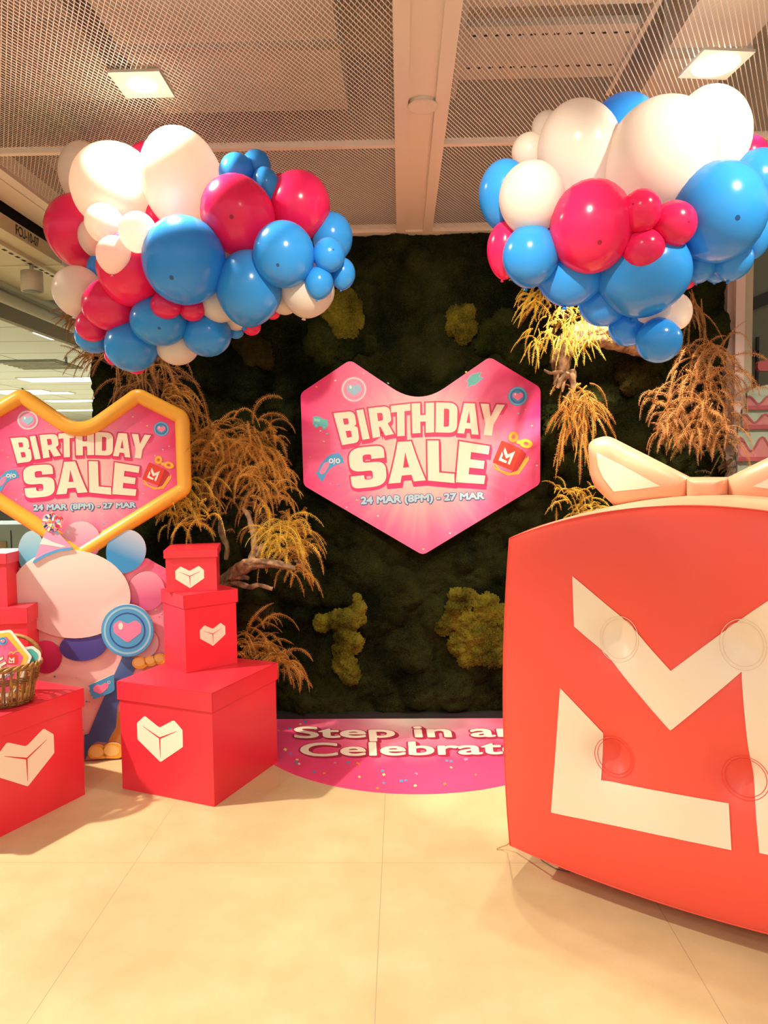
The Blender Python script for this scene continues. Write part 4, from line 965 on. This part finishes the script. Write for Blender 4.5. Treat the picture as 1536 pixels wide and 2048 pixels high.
def balloon_unit(n=30, rings=22):
    V = []; Fc = [tuple(range(n))]
    for i in range(rings+1):
        th = PI*i/rings if i else .055; th = .12 if i == 1 else th; z = math.cos(th); r = math.sin(th)
        if z < 0: r *= 1-.10*z*z; z = z*(1+.06*z*z)
        for k in range(n): V.append((r*math.cos(2*PI*k/n), r*math.sin(2*PI*k/n), z))
    b = len(V)
    for (r, z) in ((.035, -1.05), (.05, -1.10), (.085, -1.16)):       # neck and knot
        for k in range(n): V.append((r*math.cos(2*PI*k/n), r*math.sin(2*PI*k/n), z))
    for i in range(rings+3):
        for k in range(n): Fc.append((i*n+k, (i+1)*n+k, (i+1)*n+(k+1) % n, i*n+(k+1) % n))
    return np.array(V), Fc, n
BU, BF, BN = balloon_unit()
DBG = False
def cluster(rows, fx, group, near, lean):
    P = []
    for (cx, cy, rx, ry, tilt, c, dot, lab) in rows:
        x, y, a, b_ = fx(cx, cy, rx, ry); P.append([x, y, a, b_, near])
    n = len(P)
    for _ in range(60):                         # depth order: each row stands behind the earlier rows it overlaps
        ch = False
        for j in range(n):
            for i in range(j):
                A, B = P[i], P[j]; d = math.hypot(A[0]-B[0], A[1]-B[1]); ra, rb_ = math.sqrt(A[2]*A[3]), math.sqrt(B[2]*B[3])
                if d >= ra+rb_: continue
                s = A[4]/FPX; gap = math.sqrt(max(0, (ra+rb_)**2-d*d))*s*.62
                if B[4] < A[4]+gap-1e-4: B[4] = A[4]+gap; ch = True
        if not ch: break
    for i in range(n-1, -1, -1):                # close gaps so that neighbours touch
        sl = []
        for j in range(i+1, n):
            A, B = P[i], P[j]; d = math.hypot(A[0]-B[0], A[1]-B[1]); ra, rb_ = math.sqrt(A[2]*A[3]), math.sqrt(B[2]*B[3])
            if d < ra+rb_: sl.append(B[4]-A[4]-math.sqrt(max(0, (ra+rb_)**2-d*d))*A[4]/FPX*.62)
        if sl and min(sl) > .01: P[i][4] += min(sl)-.005
    for (cx, cy, rx, ry, tilt, c, dot, lab), (x, y, a, b_, dep) in zip(rows, P):
        dep = min(dep, 3.72, (CEIL-.03-1.45)*FPX/max(60, 936-(y-b_)))
        if DBG: print('BAL', lab[:40], round(dep, 2))
        pos = ony(x, y, dep); s = np.linalg.norm(pos-CAMP)/FPX*.985
        f = (pos-CAMP)/np.linalg.norm(pos-CAMP); rt = np.cross(f, [0, 0, 1]); rt /= np.linalg.norm(rt); up = np.cross(rt, f)
        ct, stl = math.cos(tilt), math.sin(tilt); e1 = rt*ct+up*stl; e2 = -rt*stl+up*ct
        if dot:
            X, Y, _, _ = fx(dot[0], dot[1], 1, 1); u, v = (X-x)/a*.9, -(Y-y)/b_*.9; ax = np.array([u, v, math.sqrt(max(.05, 1-u*u-v*v))])
        else: ax = np.array([.15, .93 if y < 600 else -.8, .3 if rng.random() < .5 else -.3])
        ax /= np.linalg.norm(ax); t1 = np.cross(ax, [.3, .1, .95]); t1 /= np.linalg.norm(t1); t2 = np.cross(ax, t1)
        Q = BU[:, :1]*t1+BU[:, 1:2]*t2+BU[:, 2:]*ax
        rz = min(a, b_)*.5+.5*math.sqrt(a*b_)
        Wv = Q[:, :1]*a*s*e1+Q[:, 1:2]*b_*s*e2-Q[:, 2:]*rz*s*f
        q = MB(); m = BM[c]; k0 = 0
        rest = BF[1:]
        q.add(Wv, rest, m, True)
        q2 = BF[:1]; q.mats.append(TIPS[m]) if dot else None
        for fc in q2: q.f.append(fc); q.mi.append(1 if dot else 0); q.smooth.append(True)
        o = q.build('balloon', loc=pos); tag(o, lab, 'balloon', group)
fL = lambda cx, cy, rx, ry: (60+cx/2.259, 250+cy/2.259, rx/2.259, ry/2.259)
fR = lambda cx, cy, rx, ry: (936+cx/2.56, 180+cy/2.56, rx/2.56, ry/2.56)
LB_ = [
 (335, 441, 76, 77, 0, 'w', None, 'small white balloon, uppermost of the small white four at left'),
 (487, 483, 77, 80, 0, 'w', None, 'small white balloon touching the large light blue balloon on its right'),
 (383, 588, 75, 77, 0, 'w', None, 'small white balloon, lowest of the small white four at left'),
 (697, 612, 173, 182, 0, 'b', (640, 688), 'largest light blue balloon in middle front of the left cluster'),
 (1147, 585, 132, 140, 0, 'b', (1118, 632), 'glossy blue balloon under the two pink balloons of left cluster'),
 (1350, 588, 70, 74, 0, 'b', (1372, 563), 'small blue balloon with dark tip, upper of the right-hand trio in left cluster'),
 (1305, 713, 63, 70, 0, 'b', None, 'small blue balloon overlapping the white balloon at right end of left cluster'),
 (940, 410, 152, 167, .5, 'c', (912, 402), 'large bright pink balloon right of the tall white balloon, left cluster'),
 (285, 510, 58, 72, .2, 'w', None, 'small white balloon half hidden behind the other small white ones'),
 (933, 215, 72, 77, 0, 'b', None, 'small blue balloon right beside the tall white balloon top'),
 (1068, 275, 57, 75, .3, 'b', None, 'small blue balloon wedged between the two bright pink balloons'),
 (990, 738, 143, 160, 0, 'b', None, 'big blue balloon with curved shadow, under the bright pink one'),
 (455, 650, 137, 147, 0, 'c', None, 'large crimson balloon behind the small white balloons at left'),
 (1215, 365, 132, 141, 0, 'c', None, 'bright pink balloon at upper right end of left cluster'),
 (690, 258, 165, 208, .28, 'w', None, 'tallest cream white balloon at the top of left cluster'),
 (385, 285, 170, 172, .6, 'w', None, 'large cream white balloon left of the tallest white one'),
 (1413, 672, 55, 67, 0, 'b', None, 'small blue balloon farthest right in the left cluster'),
 (615, 815, 65, 57, 0, 'c', None, 'small crimson balloon directly under the largest light blue balloon'),
 (732, 828, 57, 55, 0, 'c', None, 'small crimson balloon right of its twin under the light blue balloon'),
 (365, 815, 117, 105, 0, 'c', None, 'crimson balloon at lower left beside the dusky white balloon'),
 (585, 885, 123, 107, 0, 'b', (583, 918), 'blue balloon with dark tip below the two small crimson ones'),
 (280, 907, 67, 65, 0, 'c', None, 'small crimson balloon covering a blue one at far lower left'),
 (1255, 745, 118, 117, 0, 'w', None, 'dusky white balloon at lower right of left cluster'),
 (855, 800, 85, 88, 0, 'w', None, 'cream balloon showing between the largest blue pair, left cluster'),
 (460, 995, 112, 112, 0, 'b', None, 'deep blue balloon, lowest big one of the left cluster'),
 (800, 945, 105, 97, 0, 'b', None, 'deep blue balloon at bottom beside the low white balloon'),
 (1022, 188, 60, 66, 0, 'b', None, 'small blue balloon, rearmost of the top blue trio'),
 (225, 475, 135, 140, 0, 'c', None, 'big crimson balloon at the far left edge of left cluster'),
 (240, 220, 93, 118, 0, 'w', None, 'shaded white balloon at top left behind the cream one'),
 (1365, 510, 88, 105, 0, 'b', None, 'blue balloon behind the small dark-tipped blue balloon at right'),
 (215, 750, 100, 100, 0, 'w', None, 'dusky pinkish white balloon at far left above the fern'),
 (665, 990, 95, 90, 0, 'w', None, 'dusky white balloon at very bottom between two deep blue ones'),
 (290, 950, 78, 75, 0, 'b', None, 'blue balloon peeking under the small crimson one at lower left'),
 (930, 860, 65, 65, 0, 'w', None, 'cream balloon sliver under the big blue balloon with curved shadow'),
 (1150, 795, 62, 60, 0, 'w', None, 'cream balloon behind the dusky white balloon at lower right'),
 (1000, 908, 42, 42, 0, 'c', None, 'tiny crimson balloon hanging lowest on the right half of left cluster'),
 (478, 1062, 52, 60, 0, 'c', None, 'tiny crimson balloon under the lowest deep blue balloon'),
 (378, 1040, 38, 42, 0, 'c', None, 'tiny crimson balloon left of the lowest deep blue balloon'),
 (525, 165, 70, 74, 0, 'c', None, 'crimson balloon between the two big cream balloons at top'),
 (590, 400, 66, 66, 0, 'c', None, 'dark crimson balloon below gap of the two cream balloons'),
 (310, 655, 48, 66, 0, 'b', None, 'narrow blue sliver balloon behind the large crimson one at left'),
 (1090, 400, 58, 70, 0, 'c', None, 'crimson balloon between two bright pink ones, mostly hidden'),
 (1130, 265, 38, 40, 0, 'c', None, 'dark crimson balloon just behind the upper right bright pink one'),
 (600, 452, 42, 42, 0, 'b', None, 'dark blue balloon just above the largest light blue one'),
 (890, 590, 60, 60, 0, 'w', None, 'white balloon sliver between light blue and bright pink balloons'),
 (930, 935, 34, 30, 0, 'b', None, 'tiny blue balloon beside the tiny lowest crimson one'),
 (1095, 845, 35, 33, 0, 'c', None, 'tiny crimson sliver between blue and cream balloons at lower right'),
]
cluster(LB_, fL, 'balloons of the left cluster', 2.5, 0)
RB_ = [
 (888, 620, 90, 97, 0, 'c', (848, 583), 'small pink balloon, upper left of the small pink trio'),
 (1050, 688, 104, 104, 0, 'c', (1122, 685), 'small pink balloon with dark tip, right of the pink trio'),
 (897, 815, 98, 92, 0, 'c', None, 'small pink balloon, lowest of the small pink trio'),
 (632, 700, 193, 212, 0, 'c', (672, 777), 'largest bright pink balloon at the front of right cluster'),
 (325, 553, 153, 165, 0, 'w', None, 'glossy white balloon with reflections at left of right cluster'),
 (1285, 628, 203, 217, 0, 'b', (1365, 662), 'largest bright blue balloon with dark tip at right'),
 (978, 365, 240, 265, -.35, 'w', None, 'giant brightly lit white balloon in middle of right cluster'),
 (573, 325, 190, 226, .15, 'w', None, 'big cream balloon left of the giant lit white one'),
 (897, 935, 218, 200, 0, 'b', None, 'biggest blue balloon below the small pink trio'),
 (320, 850, 135, 145, 0, 'b', None, 'blue balloon with three highlights beneath the glossy white one'),
 (1245, 230, 165, 194, .1, 'w', None, 'overexposed white balloon at the top right of right cluster'),
 (525, 950, 165, 140, 0, 'b', None, 'deep blue balloon just above the lit yellow fern'),
 (977, 1283, 107, 105, 0, 'b', None, 'lowest blue balloon, with light patch on its upper side'),
 (1350, 870, 92, 90, 0, 'b', None, 'small blue balloon under the largest bright blue one, right of pair'),
 (1185, 885, 77, 88, 0, 'b', None, 'small blue balloon under the largest bright blue one, left of pair'),
 (1480, 490, 130, 150, 0, 'b', None, 'shiny blue balloon cut by the right photo edge'),
 (405, 195, 70, 73, 0, 'w', None, 'small white balloon topmost at left of right cluster'),
 (315, 315, 82, 82, 0, 'w', None, 'small white balloon above the glossy white one'),
 (190, 537, 125, 157, 0, 'b', None, 'blue balloon at the left end behind the glossy white one'),
 (190, 820, 88, 132, 0, 'c', None, 'crimson balloon at the left end behind the highlighted blue one'),
 (940, 1122, 86, 68, 0, 'w', None, 'small cream balloon tucked under the biggest blue balloon'),
 (690, 1085, 115, 115, 0, 'b', None, 'brightly lit blue balloon beside the driftwood arch'),
 (820, 1210, 92, 95, 0, 'b', None, 'small blue balloon left of the lowest blue one'),
 (1075, 1135, 65, 83, 0, 'w', None, 'shaded white balloon above right of the lowest blue one'),
 (1275, 920, 60, 57, 0, 'b', None, 'small dull blue balloon behind the pair under the bright blue one'),
 (800, 200, 148, 148, 0, 'b', None, 'blue balloon at top behind the two big white ones'),
 (1440, 332, 76, 78, 0, 'c', None, 'crimson balloon near the right photo edge behind white one'),
 (1395, 160, 46, 72, 0, 'w', None, 'small white balloon sliver at the top right edge'),
 (1470, 740, 66, 100, 0, 'b', None, 'blue balloon at right edge below the shiny cut one'),
 (1115, 955, 58, 58, 0, 'c', None, 'crimson balloon sliver right of the biggest blue one'),
 (715, 480, 60, 70, 0, 'b', None, 'blue balloon glimpsed between the two big white balloons'),
 (425, 690, 70, 65, 0, 'c', None, 'dark crimson balloon glimpsed under the glossy white one'),
]
cluster(RB_, fR, 'balloons of the right cluster', 2.15, 0)
# line that the clusters hang from
FISH = mat('nylon_line', (.55, .52, .48), .3)
for (px, py, dep, lab) in [(330, 420, 3.0, 'thin nylon line holding the left balloon cluster to ceiling'), (1290, 420, 2.9, 'thin nylon line holding the right balloon cluster to ceiling')]:
    p = ony(px, py, dep)
    tag(MB().tube([(0, 0, 0), (0, 0, CEIL+.02-p[2])], .0012, FISH, 5).build('nylon_line', loc=p), lab, 'line')

# ------------------------------------------------------------------ driftwood
BARK = bpy.data.materials.new('driftwood_bark'); BARK.use_nodes = True; nt = BARK.node_tree; b = nt.nodes['Principled BSDF']; N = nt.nodes.new; K = nt.links.new
tc = N('ShaderNodeTexCoord'); n1 = N('ShaderNodeTexNoise'); n1.inputs['Scale'].default_value = 26; n1.inputs['Detail'].default_value = 7; K(tc.outputs['Object'], n1.inputs['Vector'])
r = N('ShaderNodeValToRGB'); K(n1.outputs['Fac'], r.inputs['Fac']); r.color_ramp.elements[0].position = .35; r.color_ramp.elements[1].position = .68
r.color_ramp.elements[0].color = (.10, .05, .025, 1); r.color_ramp.elements[1].color = (.40, .24, .12, 1); K(r.outputs['Color'], b.inputs['Base Color']); b.inputs['Roughness'].default_value = .8
bp_ = N('ShaderNodeBump'); bp_.inputs['Strength'].default_value = .8; bp_.inputs['Distance'].default_value = .015; K(n1.outputs['Fac'], bp_.inputs['Height']); K(bp_.outputs['Normal'], b.inputs['Normal'])
def smooth_path(P, n=10):
    P = [np.array(p, float) for p in P]; out = []
    for i in range(len(P)-1):
        p0, p1, p2, p3 = P[max(i-1, 0)], P[i], P[i+1], P[min(i+2, len(P)-1)]
        for t in np.linspace(0, 1, n, endpoint=False):
            out.append(.5*((2*p1)+(-p0+p2)*t+(2*p0-5*p1+4*p2-p3)*t*t+(-p0+3*p1-3*p2+p3)*t**3))
    out.append(P[-1]); return out
def wood_tube(q, rows, org, n=18, rough=.22):
    """rows: (px, py, depth, radius px)"""
    P = smooth_path([np.append(ony(x, y, d), r_*d/FPX) for x, y, d, r_ in rows], 9)
    V = []; up = None
    for i, p in enumerate(P):
        t = P[min(i+1, len(P)-1)][:3]-P[max(i-1, 0)][:3]; t /= np.linalg.norm(t)
        if up is None: up = np.array([.1, 1, .2])
        a = np.cross(t, up); a /= np.linalg.norm(a); up = np.cross(a, t)
        for k in range(n):
            th = 2*PI*k/n+i*.05; rr = p[3]*(1+rough*math.sin(3*th+.6*i*.2)+rough*.7*math.sin(7*th+i*.11)+rng.normal(0, .035))
            V.append(p[:3]-org+rr*(math.cos(th)*a+math.sin(th)*up))
    L = len(P); Fc = [(i*n+k, i*n+(k+1) % n, (i+1)*n+(k+1) % n, (i+1)*n+k) for i in range(L-1) for k in range(n)]
    Fc += [tuple(range(n))[::-1], tuple((L-1)*n+k for k in range(n))]
    q.add(V, Fc, BARK, True)
def driftwood(label, main, side):
    org = ony(main[0][0], main[0][1], main[0][2]); root = thing('driftwood_branch', label, 'branch', tuple(org), group='driftwood branches on the moss wall')
    q = MB(); wood_tube(q, main, org); q.build('trunk', root)
    for s in side:
        q = MB(); wood_tube(q, s, org, 10); q.build('twig', root)
driftwood('thick gnarled driftwood arch below the right balloon cluster',
 [(1330, 690, 4.2, 16), (1290, 690, 3.95, 18), (1250, 680, 3.85, 19), (1205, 670, 3.78, 21), (1165, 672, 3.74, 22), (1138, 690, 3.72, 22), (1124, 715, 3.72, 20), (1124, 745, 3.72, 15), (1128, 760, 3.72, 10)],
 [[(1140, 740, 3.72, 9), (1146, 765, 3.72, 6), (1142, 785, 3.73, 5), (1132, 802, 3.75, 3)], [(1136, 748, 3.7, 5), (1118, 744, 3.68, 4), (1102, 746, 3.68, 3), (1088, 740, 3.68, 2)], [(1118, 745, 3.7, 8), (1112, 762, 3.69, 5), (1108, 770, 3.69, 3)], [(1130, 745, 3.7, 7), (1118, 766, 3.67, 5), (1114, 776, 3.67, 4)], [(1132, 742, 3.71, 6), (1126, 768, 3.7, 4), (1124, 784, 3.7, 2)], [(1280, 668, 3.8, 7), (1230, 655, 3.76, 6), (1180, 650, 3.74, 5)]])
driftwood('forked driftwood branch beside the small top red box',
 [(440, 1170, 4.18, 13), (458, 1160, 3.95, 13), (480, 1140, 3.8, 12), (505, 1126, 3.74, 11), (535, 1126, 3.72, 8), (560, 1130, 3.72, 7), (590, 1138, 3.74, 4)],
 [[(505, 1122, 3.74, 9), (510, 1095, 3.75, 7), (508, 1070, 3.78, 6), (498, 1035, 3.82, 5), (485, 1015, 3.85, 3)], [(512, 1112, 3.74, 6), (522, 1097, 3.74, 5), (530, 1088, 3.75, 3)], [(455, 1160, 3.9, 8), (480, 1168, 3.8, 6), (500, 1174, 3.74, 5), (520, 1170, 3.72, 4), (545, 1178, 3.72, 4)], [(450, 1158, 3.9, 8), (470, 1152, 3.82, 7), (497, 1156, 3.77, 4)], [(452, 1120, 3.9, 4), (454, 1090, 3.92, 5), (445, 1070, 3.95, 6), (440, 1040, 4.0, 4)]])

# ------------------------------------------------------------------ dried hanging ferns
FERN = {'o': mat('fern_orange', (.43, .185, .022), .7, noise=.35, nscale=14), 'y': mat('fern_yellow', (.56, .34, .03), .7, noise=.35, nscale=14), 'r': mat('fern_rust', (.30, .12, .025), .7, noise=.35, nscale=14), 'g': mat('fern_dull_green', (.10, .08, .025), .8, noise=.3, nscale=14)}
def frond(q, start, d0, L, droop, m, wid, step=.0075, curl=0):
    """arching stem with two comb rows of narrow leaflets"""
    n = max(8, int(L/.02)); P = [np.array(start, float)]; d = np.array(d0, float); d /= np.linalg.norm(d)
    side = np.cross(d, [0, 0, 1.0]); side = side/(np.linalg.norm(side)+1e-6); ph = rng.uniform(0, 6)
    for i in range(n):
        d = d+np.array([0, 0, -droop/n])+side*curl*math.sin(ph+i*.5)/n; d /= np.linalg.norm(d); P.append(P[-1]+d*L/n)
    q.tube(P, [.0030*(1-.75*i/n) for i in range(n+1)], m, 5)
    V = []; Fc = []; tot = int(L/step); tw = rng.uniform(-1, 1)
    for k in range(tot):
        t = (k+.5)/tot; f = t*n; i = min(int(f), n-1); p = P[i]+(P[i+1]-P[i])*(f-i); tg = P[i+1]-P[i]; tg /= np.linalg.norm(tg)
        s = np.cross(tg, [.2+tw, 1, .3]); s /= np.linalg.norm(s)+1e-6; nn = np.cross(s, tg)
        l = wid*(math.sin(PI*min(1, (t*.9+.1)))**.5)*(.8+.4*rng.random())
        for sg in (-1, 1):
            dr_ = s*sg+tg*.15+nn*rng.normal(-.35, .3); dr_ /= np.linalg.norm(dr_); w = tg*.00125
            b0_ = len(V); e = p+dr_*l+np.array([0, 0, -.15*l]); mid = p+dr_*l*.5+nn*.12*l
            V += [p-w, p+w, mid+w*1.1, mid-w*1.1, e]; Fc += [(b0_, b0_+1, b0_+2, b0_+3), (b0_+3, b0_+2, b0_+4)]
    q.add(V, Fc, m)
def fern(label, cx, cy, dep, n, Lm, col, ang=(-180, 0), droop=2.4, wid=.022, spread=10, toward=.5, up=.5, wood=None):
    """a clump of fronds springing from one crown; ang: range of outward headings in the wall plane (deg, 0 = right, 90 = up)"""
    org = ony(cx, cy, dep); root = thing('dried_fern', label, 'fern', tuple(org), group='dried ferns on the moss wall')
    q = MB()
    for k in range(int(n*2.3)):
        a = math.radians(rng.uniform(*ang)); L = Lm*rng.uniform(.35, 1.0)
        d = np.array([math.cos(a), -toward*rng.uniform(.0, .8), math.sin(a)+up*rng.random()])
        st_ = np.clip(rng.normal(0, 1, 3), -1.3, 1.3)*1.8*spread*dep/FPX*np.array([1, .5, 1])
        frond(q, st_, d, L, droop*rng.uniform(.5, 1.5), FERN[col], wid*rng.uniform(.5, .95), step=.0075, curl=rng.uniform(-1.6, 1.6))
    q.build('fronds', root)
    q = MB(); q.tube([(0, 0, 0), (rng.normal(0, .02), .06, -.03), (0, max(.05, WY-.02-dep), -.05)], [.010, .012, .014], BARK, 7); q.build('stem', root)
fern('dense orange dried fern clump right of the standee heart', 432, 898, 3.86, 26, .36, 'o', (20, 160), 3.4, .02, 14)
fern('tall orange fern sprays arching up beside left edge of heart sign', 480, 880, 3.9, 18, .30, 'o', (10, 190), 3.4, .02, 16)
fern('orange fern drooping in long combs at middle of left bush', 505, 935, 3.84, 22, .32, 'o', (10, 170), 3.6, .022, 14)
fern('orange fern with tip reaching toward the heart sign edge', 520, 880, 3.92, 8, .22, 'o', (0, 110), 2.2, .018, 12)
fern('orange fern cascade low at the right of left bush', 535, 975, 3.86, 18, .26, 'o', (0, 160), 3.3, .02, 14)
fern('orange fern tuft pointing right at the edge of left bush', 580, 1045, 3.84, 11, .2, 'o', (-40, 110), 2.6, .018, 10)
fern('yellowish fern hanging above the end of the forked branch', 566, 1075, 3.78, 22, .28, 'y', (10, 170), 3.6, .02, 12)
fern('orange fern tips hanging lowest under the forked branch', 590, 1120, 3.8, 12, .24, 'o', (-60, 160), 3.4, .02, 12)
fern('yellow fern cluster directly above the small top red box', 375, 1008, 3.8, 28, .24, 'y', (0, 180), 3.4, .02, 18)
fern('rusty fern between the gold frame and the left bush', 410, 965, 3.95, 16, .3, 'r', (0, 180), 3.4, .02, 16)
fern('rusty thin fern around the forked branch top', 505, 1010, 3.92, 14, .22, 'r', (0, 180), 3.2, .016, 22)
fern('orange fern arching out from behind the tall middle red box', 500, 1290, 3.86, 20, .30, 'o', (-10, 120), 2.8, .018, 16)
fern('orange fern hanging behind right top edge of the biggest red box', 556, 1325, 3.8, 14, .26, 'o', (40, 150), 4.0, .02, 8)
fern('rusty fern tuft above right peak of the standee heart', 285, 745, 3.86, 24, .28, 'r', (-200, 20), 2.0, .02, 20)
fern('orange fern curving over right shoulder of the standee heart', 335, 795, 3.84, 12, .30, 'o', (-20, 100), 2.8, .018, 10)
fern('rusty fern below the lowest deep blue balloon at left', 300, 700, 3.9, 16, .26, 'r', (-150, -10), 1.5, .02, 22)
fern('dark rusty fern sticking out left past the moss wall under dusky balloon', 165, 625, 3.7, 14, .20, 'r', (110, 250), 2.4, .012, 8)
fern('small rusty fern pointing left under the blue balloon at far lower left', 192, 702, 3.8, 9, .18, 'r', (140, 240), 1.4, .014, 8)
fern('brightly lit yellow fern left of the driftwood arch', 1124, 622, 3.58, 60, .17, 'y', (-190, -20), 1.5, .013, 24, .8, .6)
fern('lit yellow fern sprig reaching left under the right balloons', 1075, 585, 3.58, 12, .15, 'y', (140, 250), 1.0, .012, 10, .8, .3)
fern('orange fern hanging from the end of the driftwood arch', 1152, 795, 3.72, 24, .22, 'o', (-190, 10), 2.0, .016, 12)
fern('orange fern tail trailing down toward the peach bow', 1150, 845, 3.72, 9, .26, 'o', (-120, -60), 1.2, .014, 10)
fern('rusty fern fan in front of white frame at right', 1420, 730, 3.86, 26, .28, 'r', (-60, 200), 2.8, .02, 14)
fern('rusty fern clump above the bow at right, left one', 1345, 830, 3.9, 24, .26, 'r', (0, 180), 3.4, .022, 18)
fern('rusty fern clump above the bow at right, beside white frame', 1415, 845, 3.9, 28, .26, 'r', (0, 180), 3.4, .022, 18)
fern('rusty fern hanging low above the bow knot', 1395, 790, 3.9, 16, .24, 'r', (-180, 0), 2.2, .02, 20)
fern('faint rusty fern strand behind shaded white balloon', 1388, 600, 4.0, 7, .34, 'r', (-120, -40), 2.0, .014, 8)
fern('yellow fern bush peeking over the left shoulder of inflatable gift box', 1165, 1030, 3.75, 40, .17, 'y', (0, 180), 2.6, .014, 22)
fern('dull green fern sprig by the base of white frame', 1462, 920, 4.02, 16, .14, 'g', (-180, 180), 1.5, .014, 14)
